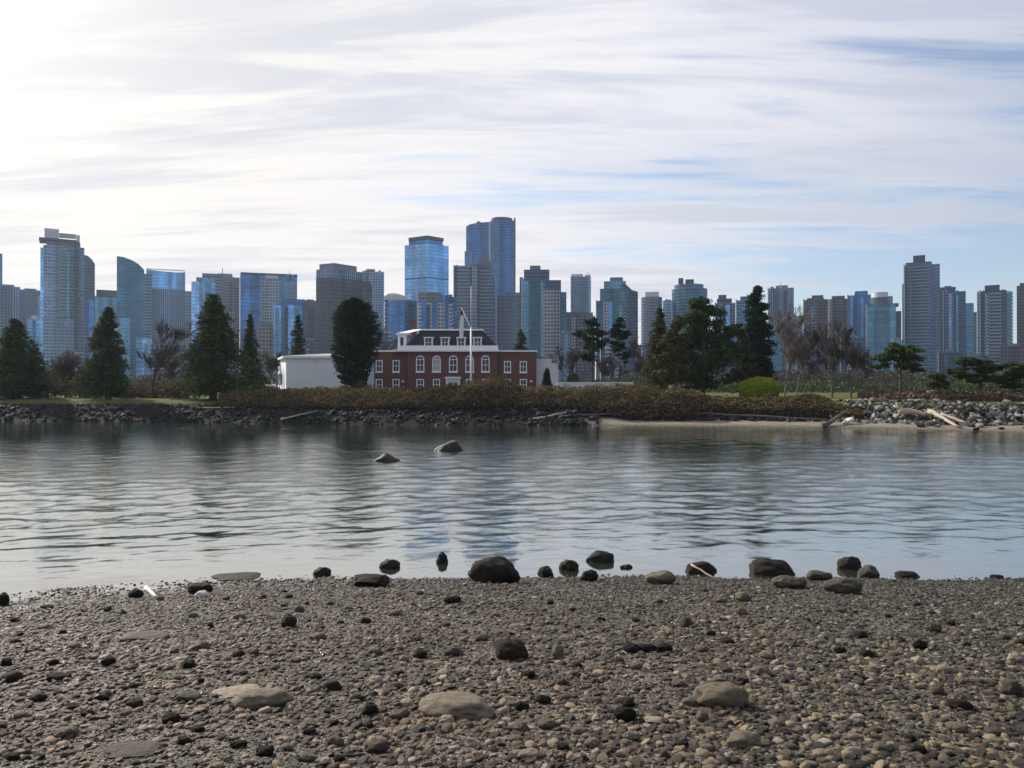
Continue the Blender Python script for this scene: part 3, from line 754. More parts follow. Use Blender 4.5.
# ------------------------------------------------------------------ foliage
def leaves(C, s, jit=.35, up=0.0, aspect=1.6):
    """one small quad per centre C with random turn; s size per leaf"""
    n = len(C); a = rng.normal(size=(n, 3)); a[:, 2] *= .6; a /= np.linalg.norm(a, axis=1)[:, None]
    b = rng.normal(size=(n, 3)); b[:, 2] += up; b -= (b*a).sum(1)[:, None]*a; b /= np.linalg.norm(b, axis=1)[:, None]
    s = np.broadcast_to(np.asarray(s, float), (n,))[:, None]*rng.uniform(1-jit, 1+jit, (n, 1))
    A = a*s*.5*aspect; B = b*s*.5
    V = np.stack([C-A, C-B*.8, C+A, C+B*.8], 1).reshape(-1, 3)
    Fc = np.arange(n*4).reshape(-1, 4); return V, Fc
def leaf_obj(name, C, s, mat, parent, **kw):
    V, Fc = leaves(C, s, **kw); me = np_mesh(name, V, Fc, mat); return link(name, me, parent)
M['needle'] = leafmat('conifer_needles', [(0, (.020, .036, .015)), (.5, (.042, .062, .022)), (.85, (.075, .090, .032)), (1, (.13, .13, .05))])
M['needle_dark'] = leafmat('dark_cypress_leaves', [(0, (.012, .026, .016)), (.7, (.024, .042, .02)), (1, (.04, .06, .026))])
M['needle_pine'] = leafmat('pine_needles', [(0, (.02, .04, .014)), (.6, (.042, .066, .022)), (1, (.075, .10, .035))])
M['needle_olive'] = leafmat('olive_leaves', [(0, (.03, .04, .015)), (.6, (.065, .07, .026)), (1, (.12, .115, .045))])
M['box'] = leafmat('clipped_bush_leaves', [(0, (.14, .19, .014)), (.6, (.27, .32, .025)), (1, (.42, .46, .06))])
M['scrub'] = leafmat('scrub_leaves', [(0, (.036, .032, .018)), (.35, (.085, .072, .034)), (.6, (.135, .10, .052)), (.85, (.15, .125, .052)), (1, (.27, .22, .12))])
M['twig'] = leafmat('bramble_twigs', [(0, (.05, .038, .028)), (.6, (.10, .076, .052)), (1, (.19, .145, .10))])
M['far_leaf'] = leafmat('far_leaves', [(0, (.03, .03, .022)), (.5, (.06, .055, .04)), (1, (.09, .08, .055))])

def tree_root(name, label, cat, px, D, group=None, zoff=0):
    x = X(px, D); z = float(far_h(np.array([x]), np.array([D]))[0]) + zoff
    return thing(name, label, cat, (x, D, z), group), z
def conifer(label, px, ytop, wpx, D, mat='needle', n=9000, group='conifers on the far shore', taper=1.15, gap=.28, leaf=.27, bare=.06, shape=None, droop=.25, name='conifer_tree', dense=1.0):
    root, z = tree_root(name, label, 'tree', px, D, group)
    H = Z(ytop, D)-z; W = wpx/F*D/2
    mb = MB(); mb.tube([(0, 0, -.2), (.05, 0, H*.3), (0, .04, H*.65), (0, 0, H*.98)], [W*.09+.08, W*.07+.06, .08, .02], 8); mb.build('trunk', M['bark'], root, smooth=True)
    r_ = random.Random(px*7+int(D)); nb = int((150 + H*7)*(1 if dense == 1 else 3)); n = int(n*1.5); leaf *= .8; C = []; S = []
    lm = MB()
    asy = r_.uniform(0, 6.28)
    for k in range(nb):
        u = (k+r_.random())/nb; h = H*(bare + (1-bare)*u)
        prof = (1-u)**(1/taper)*(1-.35*max(0, .12-u)/.12) if shape is None else float(np.interp(u, *shape))
        ang = r_.uniform(0, 6.28)
        Lb = W*max(.05, prof)*(r_.uniform(.55, 1.22) if dense == 1 else r_.uniform(.93, 1.02))*(1+.18*(dense == 1)*math.cos(ang-asy)+.12*math.sin(7*u+3*ang+px))
        d = (math.cos(ang), math.sin(ang)); m_ = max(6, int(n/nb*(.35+1.3*prof)))
        q = np.array([r_.random() for _ in range(m_)])**.55
        cz = h - droop*Lb*q*q + .10*Lb*np.sin(q*3.1)
        spread = (.05*W + .10*Lb*(1-q*.5))*dense
        P = np.stack([d[0]*Lb*q, d[1]*Lb*q, cz], 1) + rng.normal(size=(m_, 3))*np.stack([spread, spread, spread*.45], 1)
        C.append(P); S.append(np.full(m_, leaf*(.75+.5*r_.random())))
        if k % 3 == 0: lm.tube([(0, 0, h), (d[0]*Lb*.5, d[1]*Lb*.5, h), (d[0]*Lb*.9, d[1]*Lb*.9, h-droop*Lb*.8)], [.05, .035, .012], 4, caps=False)
    lm.build('limbs', M['bark'], root)
    leaf_obj('crown', np.concatenate(C), np.concatenate(S), M[mat], root)
    return root
def blob_crown(root, blobs, n, mat, leaf, shell=.5, name='crown'):
    """blobs (x,y,z,rx,ry,rz): uneven clumps of leaves"""
    C = []; tot = sum((b[3]*b[5]) for b in blobs)
    for (x, y, z, rx, ry, rz) in blobs:
        m_ = int(n*rx*rz/tot); ns = max(6, int(9+rx*rz*1.5))
        if shell > .7:
            v = rng.normal(size=(m_, 3)); v /= np.linalg.norm(v, axis=1)[:, None]; r0 = (shell+(1.03-shell)*rng.random(m_)**.6)[:, None]*(.88+.2*vnoise(v[:, 0]*2.5+5, v[:, 2]*2.5+5+v[:, 1], 1.6, 3))[:, None]; q = v*r0
        else:
            v = rng.normal(size=(ns, 3)); v /= np.linalg.norm(v, axis=1)[:, None]; cen = v*(.25+.8*rng.random((ns, 1))**.6)
            rad = rng.uniform(.16, .36, ns); pick = rng.integers(0, ns, m_)
            q = cen[pick]+rng.normal(size=(m_, 3))*rad[pick][:, None]*np.array([.8, .8, .55])
        C.append(np.stack([x+q[:, 0]*rx, y+q[:, 1]*ry, z+q[:, 2]*rz], 1))
    return leaf_obj(name, np.concatenate(C), leaf, M[mat], root)
def branching(root, H, W, seed, trunk_r=.2, levels=5, spread=.55, mat='bark_pale', start=.22, forks=3, name='branches', twigs=True, lean=0):
    r_ = random.Random(seed); tr = MB(); br = MB()
    def grow(p, d, L, r, lv, mb):
        q = p.copy(); P = [p.copy()]; rr = [r]
        for k in range(3):
            d = (d + Vector((r_.gauss(0, .07), r_.gauss(0, .07), r_.gauss(.04, .05)))).normalized(); q = q + d*L/3; P.append(q.copy()); rr.append(r*(1-.13*(k+1)))
        mb.tube(P, [max(q_, .024) for q_ in rr], 6 if lv < 2 else 3, caps=False)
        if lv >= levels: return
        for k in range(forks if lv < 3 else forks+1):
            ang = r_.uniform(0, 6.28); sp_ = spread*r_.uniform(.6, 1.3)
            nd = (d + sp_*Vector((math.cos(ang)*W, math.sin(ang)*W, r_.uniform(-.1, .35)))).normalized()
            at = P[r_.choice((1, 2, 3, 3))]
            grow(at, nd, L*r_.uniform(.6, .82), rr[-1]*r_.uniform(.5, .72), lv+1, br)
    grow(Vector((0, 0, -.1)), Vector((lean, 0, 1)).normalized(), H*.34, trunk_r, 0, tr)
    tr.build('trunk', M[mat], root, smooth=True)
    o = br.build(name, M[mat], root)
    mx = max((v.co.z for v in o.data.vertices), default=H); k = H/mx      # bring the whole tree to its height
    for ch in root.children:
        for v in ch.data.vertices: v.co = v.co*k
def bare_tree(label, px, ytop, D, W=1.0, seed=0, group='bare trees on the far shore', r=.16, levels=6, mat='bark_pale', lean=0, forks=3):
    root, z = tree_root('bare_tree', label, 'tree', px, D, group)
    branching(root, Z(ytop, D)-z, W, seed, r, levels, mat=mat, lean=lean, forks=forks); return root

# conifers, left to right
conifer('broad dark conifer at the left edge of the lawn', 14, 320, 66, 108, n=12000, taper=1.5)
conifer('dark conifer cut by the left edge', -14, 326, 50, 112, n=7000)
conifer('low rounded conifer right of the broad one at the left edge', 34, 345, 26, 112, n=4000, taper=1.8)
conifer('pointed dark conifer standing alone left of the bare tree', 108, 308, 54, 106, n=11000, taper=1.45)
conifer('largest spreading cedar on the left lawn with branches to the ground', 213, 295, 76, 104, n=16000, taper=1.45, mat='needle')
conifer('slim ragged spruce just right of the largest cedar', 250, 314, 34, 112, n=4200, taper=1.2, droop=.45, gap=.5)
conifer('short spruce showing above the roof of the white hall', 298, 315, 32, 135, n=5000, taper=1.3)
egg = ([0, .12, .3, .55, .75, .9, 1], [.28, .55, .88, 1.0, .86, .55, .12])
conifer('dense egg shaped dark cypress in front of the brick building', 355, 299, 50, 104, 'needle_dark', 26000, shape=egg, droop=-.35, leaf=.2, bare=.03, name='cypress_tree', dense=.35)
conifer('small pointed cypress in front of the right white building', 547, 368, 14, 112, 'needle_dark', 5000, taper=1.7, droop=-.2, leaf=.16, bare=.02, name='cypress_tree', dense=.4)
conifer('tall narrow dark conifer rising behind the clipped bush', 758, 286, 38, 106, 'needle_dark', 12000, taper=2.2, droop=.2, shape=([0, .3, .6, .85, 1], [1, .95, .85, .5, .1]))
conifer('loose olive conifer left of the big clump', 660, 308, 36, 108, 'needle_olive', 6500, taper=1.5)
conifer('dark conifer seen behind the brick building roof', 521, 330, 30, 150, n=3500, taper=1.8)
def big_tree(name, label, px, D, ytop, blobs, n, mat, leaf=.26, trunk=.3, group='trees of the park on the far shore'):
    root, z = tree_root(name, label, 'tree', px, D, group); H = Z(ytop, D)-z; k = D/F
    mb = MB(); mb.tube([(0, 0, -.2), (.1, 0, H*.35), (-.05, .05, H*.7), (0, 0, H*.92)], [trunk, trunk*.8, trunk*.5, trunk*.15], 8)
    B = []
    for (bx, by, rx, rz) in blobs:      # picture offsets from the trunk foot: x, row, radii
        c = ((bx-px)*k, random.uniform(-.6, .6)*rx*k, Z(by, D)-z); B.append((*c, rx*k, rx*k*.9, rz*k))
        mb.tube([(0, 0, max(.3, c[2]*.62)), (c[0]*.5, c[1]*.5, c[2]*.86), c], [trunk*.4, trunk*.28, .03], 5, caps=False)
    mb.build('trunk', M['bark'], root, smooth=True)
    blob_crown(root, B, n, mat, leaf); return root
big_tree('conifer_tree', 'widest dark green tree of the clump at the centre right', 703, 103, 295, [(702, 304, 12, 10), (694, 318, 16, 11), (712, 316, 15, 12), (686, 336, 15, 12), (704, 338, 18, 13), (722, 336, 13, 12), (682, 356, 16, 12), (702, 360, 17, 13), (722, 356, 14, 14), (690, 378, 18, 11), (714, 378, 17, 12)], 20000, 'needle_pine', .26)
big_tree('conifer_tree', 'olive green tree in front of the widest dark one, to its left', 676, 101, 318, [(677, 327, 8, 8), (671, 342, 11, 9), (681, 346, 10, 9), (668, 360, 11, 9), (679, 364, 12, 9), (670, 378, 13, 9)], 8000, 'needle_olive', .24)
big_tree('broadleaf_tree', 'yellowish green tree between the widest dark one and the tall narrow conifer', 741, 104, 322, [(739, 330, 9, 8), (746, 343, 10, 9), (733, 350, 9, 9), (744, 360, 12, 9), (738, 375, 14, 9), (750, 374, 9, 9)], 8500, 'needle_olive', .24)
big_tree('pine_tree', 'left one of two round topped pines behind the white wall', 592, 125, 318, [(592, 326, 8, 7), (585, 335, 9, 6), (600, 336, 8, 6), (591, 345, 11, 7), (586, 356, 9, 5)], 4500, 'needle_dark', .26, .16)
big_tree('pine_tree', 'right one of two round topped pines behind the white wall', 619, 125, 315, [(619, 322, 6, 6), (615, 332, 8, 6), (625, 336, 7, 6), (618, 346, 9, 6), (624, 357, 7, 5)], 3800, 'needle_dark', .26, .16)
big_tree('pine_tree', 'wide flat crowned pine standing above the right boulders', 900, 92, 343, [(895, 349, 12, 6), (909, 354, 14, 6), (885, 358, 13, 5), (903, 364, 14, 6), (918, 368, 8, 4), (880, 366, 8, 3)], 7500, 'needle_pine', .23, .22, 'pines on the right shore')
big_tree('pine_tree', 'smallest round pine on the right shore', 940, 93, 373, [(938, 379, 8, 5), (944, 384, 7, 4), (934, 385, 6, 3)], 2600, 'needle_pine', .2, .14, 'pines on the right shore')
big_tree('pine_tree', 'broad leaning pine second from the right edge', 980, 92, 355, [(970, 362, 13, 6), (984, 368, 12, 6), (962, 372, 11, 5), (976, 378, 14, 5), (992, 376, 8, 5)], 6500, 'needle_pine', .22, .2, 'pines on the right shore')
big_tree('pine_tree', 'dark pine at the right edge of the shore', 1014, 90, 362, [(1008, 369, 12, 5), (1020, 374, 12, 6), (1002, 379, 10, 4), (1016, 384, 12, 4)], 5500, 'needle_pine', .22, .2, 'pines on the right shore')

# bare trees
bare_tree('broad bare tree between the pointed conifer and the largest cedar', 152, 318, 110, 1.0, 3, r=.24, levels=6, mat='bark')
bare_tree('low bare tree behind the left lawn beside the pointed conifer', 66, 350, 118, 1.2, 5, r=.16)
bare_tree('small bare tree right of the low one on the left lawn', 80, 362, 116, 1.2, 8, r=.12)
bare_tree('thin bare tree left of the largest cedar', 176, 356, 114, 1.0, 9, r=.12)
for k, (px, yt, W, s, lab) in enumerate((
    (640, 335, .9, 21, 'bare tree leaning beside the loose olive conifer'),
    (567, 345, .9, 22, 'bare tree right of the right white building'),
    (784, 306, .8, 23, 'tall bare tree just right of the tall narrow conifer'),
    (797, 300, .8, 24, 'tallest bare tree with an upright crown right of the clipped bush'),
    (812, 330, .9, 25, 'slender bare tree between the tallest one and the forked one'),
    (832, 318, 1.0, 26, 'forked bare tree with two stems above the driftwood'),
    (851, 326, .9, 27, 'dark bare tree rising above the white boulder'),
    (868, 350, .9, 28, 'small bare tree left of the wide flat crowned pine'),
    (395, 335, .9, 29, 'bare tree behind the left end of the brick building'),
    (607, 350, 1.0, 30, 'bare tree between the two round topped pines'),
    (268, 350, .9, 31, 'thin bare tree left of the white hall'))):
    bare_tree(lab, px, yt, 112 if px > 700 else 128, W, s, r=.15, levels=6, mat='bark_pale' if px in (797, 784) else 'bark')

# scrub on the bank (leaves and canes nobody could count)
def scrub_mass(name, label, x0, x1, tfn, topfn, n, mat, leaf, D0=90, seed=0, aspect=1.8, up=0):
    px = rng.uniform(x0, x1, n*3); t_ = tfn[0] + (tfn[1]-tfn[0])*rng.random(n*3)
    x = (px-512)/F*D0; y = far_shore(x)+t_; x = (px-512)/F*y; y = far_shore(x)+t_
    g = far_h(x, y); top = np.interp(px, *topfn)
    topz = CH + (HY-top)/F*y
    um = (t_-tfn[0])/(tfn[1]-tfn[0])
    lim = (topz-g)*(.45+.55*np.sin(np.clip(um*1.5, 0, 1)*1.57))*(.38+.75*fbm(x, y, .7, 4, 60+seed)+.55*fbm(x, y, .16, 2, 80+seed))
    u = rng.random(n*3)**.6
    z = g + lim*u; keep = (lim > .15)
    C = np.stack([x, y, z], 1)[keep][:n]
    V, Fc = leaves(C, leaf, aspect=aspect, up=up); o = link(name, np_mesh(name, V, Fc, M[mat])); return tag(o, label, name.replace('_', ' '), None, 'stuff')
scrub_mass('bramble_scrub', 'dry olive and brown bramble scrub along the top of the bank', 216, 700, (4.9, 10.5), ([216, 240, 300, 400, 455, 475, 490, 505, 525, 560, 640, 665, 700], [395, 389, 388, 387, 384, 379, 371, 377, 385, 384, 384, 386, 391]), 85000, 'scrub', .14)
scrub_mass('reddish_scrub', 'bare reddish twigs at the foot of the scrub', 225, 690, (4.3, 7.5), ([225, 450, 490, 520, 690], [397, 393, 378, 392, 394]), 30000, 'twig', .14, aspect=3.2, up=1)
scrub_mass('twiggy_scrub', 'brown twiggy undergrowth below the big clump and the bare trees', 655, 880, (6.0, 14), ([655, 700, 750, 790, 815, 835, 860], [388, 395, 398, 396, 393, 401, 410]), 30000, 'twig', .14, aspect=3.0, up=.6)
scrub_mass('green_undergrowth', 'olive undergrowth among the trees at the centre right', 655, 875, (6.0, 11), ([655, 700, 730, 800, 850, 875], [392, 393, 397, 399, 404, 410]), 16000, 'scrub', .17)
scrub_mass('lawn_shrubs', 'low brown shrubs at the back of the left lawn', -30, 190, (17, 26), ([-30, 40, 60, 90, 130, 190], [384, 372, 362, 380, 384, 380]), 16000, 'twig', .22, D0=112, aspect=2.4, up=.5)
scrub_mass('right_shrubs', 'brown shrubs behind the pines of the right shore', 860, 1050, (16, 26), ([860, 900, 950, 1000, 1050], [388, 389, 391, 389, 389]), 7000, 'twig', .2, D0=92, aspect=2.4, up=.5)
# lone bushes
def bush(name, label, px, D, ytop, wpx, n, mat, leaf, zoff=0):
    root, z = tree_root(name, label, 'bush', px, D, None, zoff); H = Z(ytop, D)-z; W = wpx/F*D/2
    mb = MB(); mb.tube([(0, 0, -.1), (0, 0, H*.5)], [.07, .03], 6); 
    for k in range(6): a = k*1.05; mb.tube([(0, 0, .1), (math.cos(a)*W*.5, math.sin(a)*W*.5, H*.5)], [.04, .015], 4, caps=False)
    mb.build('stems', M['bark'], root); B = [(0, 0, H*.42, W, W*.9, H*.58)]
    blob_crown(root, B, n, mat, leaf, .8, 'foliage'); return root
bush('clipped_bush', 'bright green clipped dome shaped bush below the tall narrow conifer', 760, 99, 376, 40, 14000, 'box', .11)
bush('bush', 'rounded dark bush behind the white wall', 573, 118, 372, 14, 2500, 'needle', .18)
bush('bush', 'dark bush at the foot of the right white building', 538, 110, 387, 14, 2000, 'needle_dark', .15)
bush('bush', 'low pinkish bush in front of the egg shaped cypress', 361, 101, 380, 16, 2500, 'twig', .14)
# far wood behind everything on the shore, before the city
def far_wood(name, label, D, x0, x1, ybase, amp, n, leaf, mat, seed):
    px = rng.uniform(x0, x1, n); x = (px-512)/F*D; y = D+rng.uniform(-18, 18, n)
    top = ybase - amp*(fbm(px, px*0+seed, .035, 4, seed)-.3)*2
    topz = CH+(HY-top)/F*D; z = 2.6+(topz-2.6)*rng.random(n)**.7
    V, Fc = leaves(np.stack([x, y, z], 1), leaf); return tag(link(name, np_mesh(name, V, Fc, M[mat])), label, 'wood', None, 'stuff')
far_wood('distant_wood', 'brownish mass of distant trees below the skyline', 330, -120, 1150, 381, 16, 60000, .85, 'far_leaf', 3)
far_wood('distant_hedge', 'dark green distant tree line below the skyline', 240, -120, 1150, 385, 7, 36000, .6, 'needle', 8)

# ------------------------------------------------------------------ brick building
D0 = 125.0; K = D0/F; GZ = 2.55
def bx_(px): return X(px, D0)
br = thing('brick_building', 'two storey red brick building with a black hipped roof and white trim', 'building', (bx_(451), D0, GZ))
org = (bx_(451), D0, GZ)
zc = Z(351.5, D0)
wins = []   # openings: x0,x1,row top,row bottom, arched
for a in ((375, 382), (392, 399)): wins.append((*a, 360, 372, 0))
for a in ((416, 424.3), (432.3, 440.8), (449, 457.5), (465.4, 473.8), (481.4, 489.6)): wins.append((*a, 355.4, 372, 1))
for a in ((504, 511), (519.8, 527)): wins.append((*a, 361, 372.4, 0))
for a in ((375, 382), (392, 399), (416.5, 424), (433, 440), (466, 473), (482, 489), (504, 511), (519.8, 527)): wins.append((*a, 379, 390.5, 0))
door = (446.5, 459.4, 379, 396.4, 0)
# walls: each built round its openings (strips), so the windows sit in real recesses
def wall_with_openings(mb, x0, x1, y, z0, z1, ops, th=.35):
    """front wall in the plane y, openings as (xa, xb, za, zb)"""
    xs_ = sorted({x0, x1, *[o[0] for o in ops], *[o[1] for o in ops]}); zs_ = sorted({z0, z1, *[o[2] for o in ops], *[o[3] for o in ops]})
    for i in range(len(xs_)-1):
        for j in range(len(zs_)-1):
            cx_, cz_ = (xs_[i]+xs_[i+1])/2, (zs_[j]+zs_[j+1])/2
            if any(o[0] < cx_ < o[1] and o[2] < cz_ < o[3] for o in ops): continue
            mb.quad((xs_[i], y, zs_[j]), (xs_[i+1], y, zs_[j]), (xs_[i+1], y, zs_[j+1]), (xs_[i], y, zs_[j+1]))
    for (a, b, c, d_) in ops:
        mb.quad((a, y, c), (a, y+th, c), (a, y+th, d_), (a, y, d_)); mb.quad((b, y+th, c), (b, y, c), (b, y, d_), (b, y+th, d_))
        mb.quad((a, y, d_), (a, y+th, d_), (b, y+th, d_), (b, y, d_)); mb.quad((a, y+th, c), (a, y, c), (b, y, c), (b, y+th, c))
mb = MB(); segs = ((362, 407.5, D0+.6), (407.5, 497.5, D0), (497.5, 536.5, D0+.6))
for (a, b, y) in segs:
    ops = [(bx_(o[0]), bx_(o[1]), Z(o[3], D0), Z(o[2], D0)) for o in wins + [door] if a < o[0] < b]
    wall_with_openings(mb, bx_(a), bx_(b), y, GZ-.3, zc, ops)
for px in (407.5, 497.5): mb.quad((bx_(px), D0+.6, GZ-.3), (bx_(px), D0, GZ-.3), (bx_(px), D0, zc), (bx_(px), D0+.6, zc))
xl, xr = bx_(362), bx_(536.5)
mb.quad((xl, D0+13, GZ-.3), (xl, D0+.6, GZ-.3), (xl, D0+.6, zc), (xl, D0+13, zc)); mb.quad((xr, D0+.6, GZ-.3), (xr, D0+13, GZ-.3), (xr, D0+13, zc), (xr, D0+.6, zc))
mb.quad((xr, D0+13, GZ-.3), (xl, D0+13, GZ-.3), (xl, D0+13, zc), (xr, D0+13, zc)); mb.quad((xl, D0+.6, zc-.02), (xr, D0+.6, zc-.02), (xr, D0+13, zc-.02), (xl, D0+13, zc-.02))
wall = mb.build('wall', M['brick'], br, org)
wallo = wall
for o in wins:
    y = D0 if 407.5 < o[0] < 497.5 else D0+.6
    a, b, z0, z1 = bx_(o[0]), bx_(o[1]), Z(o[3], D0), Z(o[2], D0); fw = .15; f = MB()
    f.box(a, a+fw, y-.03, y+.16, z0, z1); f.box(b-fw, b, y-.03, y+.16, z0, z1); f.box(a+fw, b-fw, y-.03, y+.16, z0, z0+fw); f.box(a+fw, b-fw, y-.03, y+.16, z1-fw, z1)
    zm = (z0+z1)/2 if not o[4] else z0+(z1-z0)*.42
    f.box(a+fw, b-fw, y+.04, y+.13, zm-.045, zm+.045); f.box((a+b)/2-.03, (a+b)/2+.03, y+.05, y+.12, z0+fw, z1-fw)
    f.box(a-.08, b+.08, y-.12, y-.033, z0-.12, z0-.003)
    if o[4]:                                    # the arched head: white fan over the window
        cxx = (a+b)/2; rr = (b-a)/2; zb = z1-rr; n_ = 14; steps = [math.pi*k/n_ for k in range(n_+1)]
        for sgn in (0, 1):                      # spandrels of brick fill the corners
            pass
        for k in range(n_):
            t0_, t1_ = steps[k], steps[k+1]
            p0 = (cxx+rr*math.cos(t0_), zb+rr*math.sin(t0_)); p1 = (cxx+rr*math.cos(t1_), zb+rr*math.sin(t1_))
            q0 = (cxx+(rr-fw)*math.cos(t0_), zb+(rr-fw)*math.sin(t0_)); q1 = (cxx+(rr-fw)*math.cos(t1_), zb+(rr-fw)*math.sin(t1_))
            f.quad((p0[0], y-.06, p0[1]), (q0[0], y-.06, q0[1]), (q1[0], y-.06, q1[1]), (p1[0], y-.06, p1[1]))
        f.box(a+fw, b-fw, y-.02, y+.14, zb-.05, zb+.05)
    w_ = f.build('window', M['white'], br, org)
    g = MB(); g.quad((a+.02, y+.2, z0+.02), (b-.02, y+.2, z0+.02), (b-.02, y+.2, z1-.02), (a+.02, y+.2, z1-.02))
    po = g.build('pane', M['glass_curtain'] if o[0] in (432.3,) else M['glass'], None, org); po.parent = w_; po.location = (0, 0, 0)
    if o[4]:
        s = MB()                                # brick corners round the arch head
        for sg in (-1, 1):
            arc = [(cxx+sg*rr*math.cos(math.pi/2*k/7), zb+rr*math.sin(math.pi/2*k/7)) for k in range(8)]
            for k in range(7):
                c0 = (cxx+sg*rr, arc[k][1]); c1 = (cxx+sg*rr, arc[k+1][1])
                s.quad((arc[k][0], y-.045, arc[k][1]), (c0[0], y-.045, c0[1]), (c1[0], y-.045, c1[1]), (arc[k+1][0], y-.045, arc[k+1][1]))
        so_ = s.build('arch_spandrel', M['brick'], None, org); so_.parent = wallo; so_.location = (0, 0, 0)
# door with its white surround and two leaves
a, b, z0, z1 = bx_(door[0]), bx_(door[1]), GZ, Z(379, D0)
f = MB(); f.box(a-.1, a+.22, D0-.15, D0+.1, z0, z1+.05); f.box(b-.22, b+.1, D0-.15, D0+.1, z0, z1+.05); f.box(a-.25, b+.25, D0-.3, D0+.1, z1+.053, z1+.35)
f.box(a+.22, b-.22, D0+.02, D0+.1, z1-.5, z1+.05)
do = f.build('door_surround', M['white'], br, org)
f = MB(); f.box(a+.23, b-.23, D0+.11, D0+.16, z0, z1-.5); dl = f.build('door', M['steel'], br, org)
f = MB()
for q in (.3, .7): f.box(lerp(a, b, q)-.3, lerp(a, b, q)+.3, D0+.09, D0+.105, z0+1.0, z1-.65)
g = f.build('pane', M['glass'], None, org); g.parent = dl; g.location = (0, 0, 0)
# cornice, upper white storey band, hipped black roof with white top rail, dormers
f = MB(); f.box(bx_(361), bx_(407), D0+.35, D0+.62, zc-.02, zc+.22); f.box(bx_(498), bx_(537.5), D0+.35, D0+.62, zc-.02, zc+.22); f.box(xl-.2, xl+.1, D0+.62, D0+13, zc-.02, zc+.22); f.box(xr-.1, xr+.2, D0+.62, D0+13, zc-.02, zc+.22)
f.box(bx_(393), bx_(499), D0-.45, D0+.34, zc-.02, zc+.30); f.box(bx_(398), bx_(498), D0-.15, D0+.9, zc+.303, Z(345.5, D0)); f.build('cornice', M['white'], br, org)
f = MB(); f.box(xl+.12, xr-.12, D0+.93, D0+12.9, zc+.0, zc+.12); f.build('flat_roof', M['grey_roof'], br, org)
zr0, zr1 = Z(345.5, D0), Z(329, D0)
lo = [(bx_(405), D0+.5), (bx_(496.5), D0+.5), (bx_(496.5), D0+10), (bx_(405), D0+10)]; hi = [(bx_(419.5), D0+3), (bx_(481.5), D0+3), (bx_(481.5), D0+7.5), (bx_(419.5), D0+7.5)]
f = MB()
for k in range(4):
    k2 = (k+1) % 4; f.quad((*lo[k], zr0), (*lo[k2], zr0), (*hi[k2], zr1), (*hi[k], zr1))
f.poly([(*p, zr1) for p in hi]); rf = f.build('roof', M['dark_roof'], br, org)
f = MB(); f.box(bx_(418.5), bx_(482.5), D0+2.8, D0+3.1, zr1-.02, zr1+.22); f.box(bx_(418.5), bx_(482.5), D0+7.4, D0+7.7, zr1-.02, zr1+.22); f.box(bx_(418.5), bx_(418.5)+.2, D0+3.1, D0+7.4, zr1, zr1+.22); f.box(bx_(482.5)-.2, bx_(482.5), D0+3.1, D0+7.4, zr1, zr1+.22)
q = f.build('roof_rail', M['white'], None, org); q.parent = rf; q.location = (0, 0, 0)
# white raised hip on the left: end dormer with its own pale roof
f = MB(); f.box(bx_(397), bx_(405.5), D0+.92, D0+4, Z(350, D0), Z(334.5, D0)); f.box(bx_(395.5), bx_(408), D0+.7, D0+4.2, Z(334.4, D0), Z(332.5, D0))
f.poly([(bx_(397), D0+.9, Z(332.4, D0)), (bx_(409), D0+.9, Z(332.4, D0)), (bx_(421), D0+3.4, Z(327.5, D0)), (bx_(411), D0+3.4, Z(327.8, D0))])
ed = f.build('end_dormer', M['white'], br, org)
f = MB(); f.box(bx_(399.5), bx_(402.5), D0+.86, D0+.905, Z(346, D0), Z(337, D0)); q = f.build('pane', M['glass'], None, org); q.parent = ed; q.location = (0, 0, 0)
for c in (428.2, 444.8, 461, 477.4):
    f = MB(); a, b = bx_(c-4.2), bx_(c+4.2); z0, z1 = Z(346.6, D0), Z(338, D0); y = D0+.25
    f.box(a, a+.18, y, y+2.2, z0, z1); f.box(b-.18, b, y, y+2.2, z0, z1); f.box(a-.12, b+.12, y-.1, y+2.6, z1+.003, z1+.18); f.box(a+.18, b-.18, y, y+.15, z0, z0+.14); f.box((a+b)/2-.03, (a+b)/2+.03, y+.02, y+.1, z0+.14, z1); f.box(a+.18, b-.18, y+.02, y+.1, (z0+z1)/2-.03, (z0+z1)/2+.03)
    dm = f.build('dormer', M['white'], None, org); dm.parent = rf; dm.location = (0, 0, 0)
    g = MB(); g.quad((a+.1, y+.16, z0), (b-.1, y+.16, z0), (b-.1, y+.16, z1), (a+.1, y+.16, z1)); g = g.build('dormer_pane', M['glass'], None, org); g.parent = rf; g.location = (0, 0, 0)
f = MB(); f.box(bx_(405.8), bx_(410.4), D0+6, D0+7, zc, Z(318, D0)); f.box(bx_(405.3), bx_(410.9), D0+5.9, D0+7.1, Z(318, D0)+.003, Z(316.8, D0)); f.build('chimney', M['brick'], br, org)
f = MB(); f.box(bx_(508), bx_(513), D0+4, D0+6, zc+.125, Z(348.8, D0)); f.build('roof_box', M['concrete'], br, org)
for c in (402.6, 531.2):
    me = bpy.data.meshes.new('lamp'); bm = bmesh.new(); bmesh.ops.create_uvsphere(bm, u_segments=12, v_segments=8, radius=.22); bm.to_mesh(me); bm.free(); me.materials.append(M['lamp'])
    l = link('wall_lamp', me, br, (bx_(c)-org[0], .6-.35, Z(381.5, D0)-org[2]))
    f = MB(); f.box(bx_(c)-.05, bx_(c)+.05, D0+.26, D0+.6, Z(381.5, D0)-.05, Z(381.5, D0)+.05); q = f.build('bracket', M['dark_metal'], None, (bx_(c), D0+.25, Z(381.5, D0))); q.parent = l; q.location = (0, 0, 0)

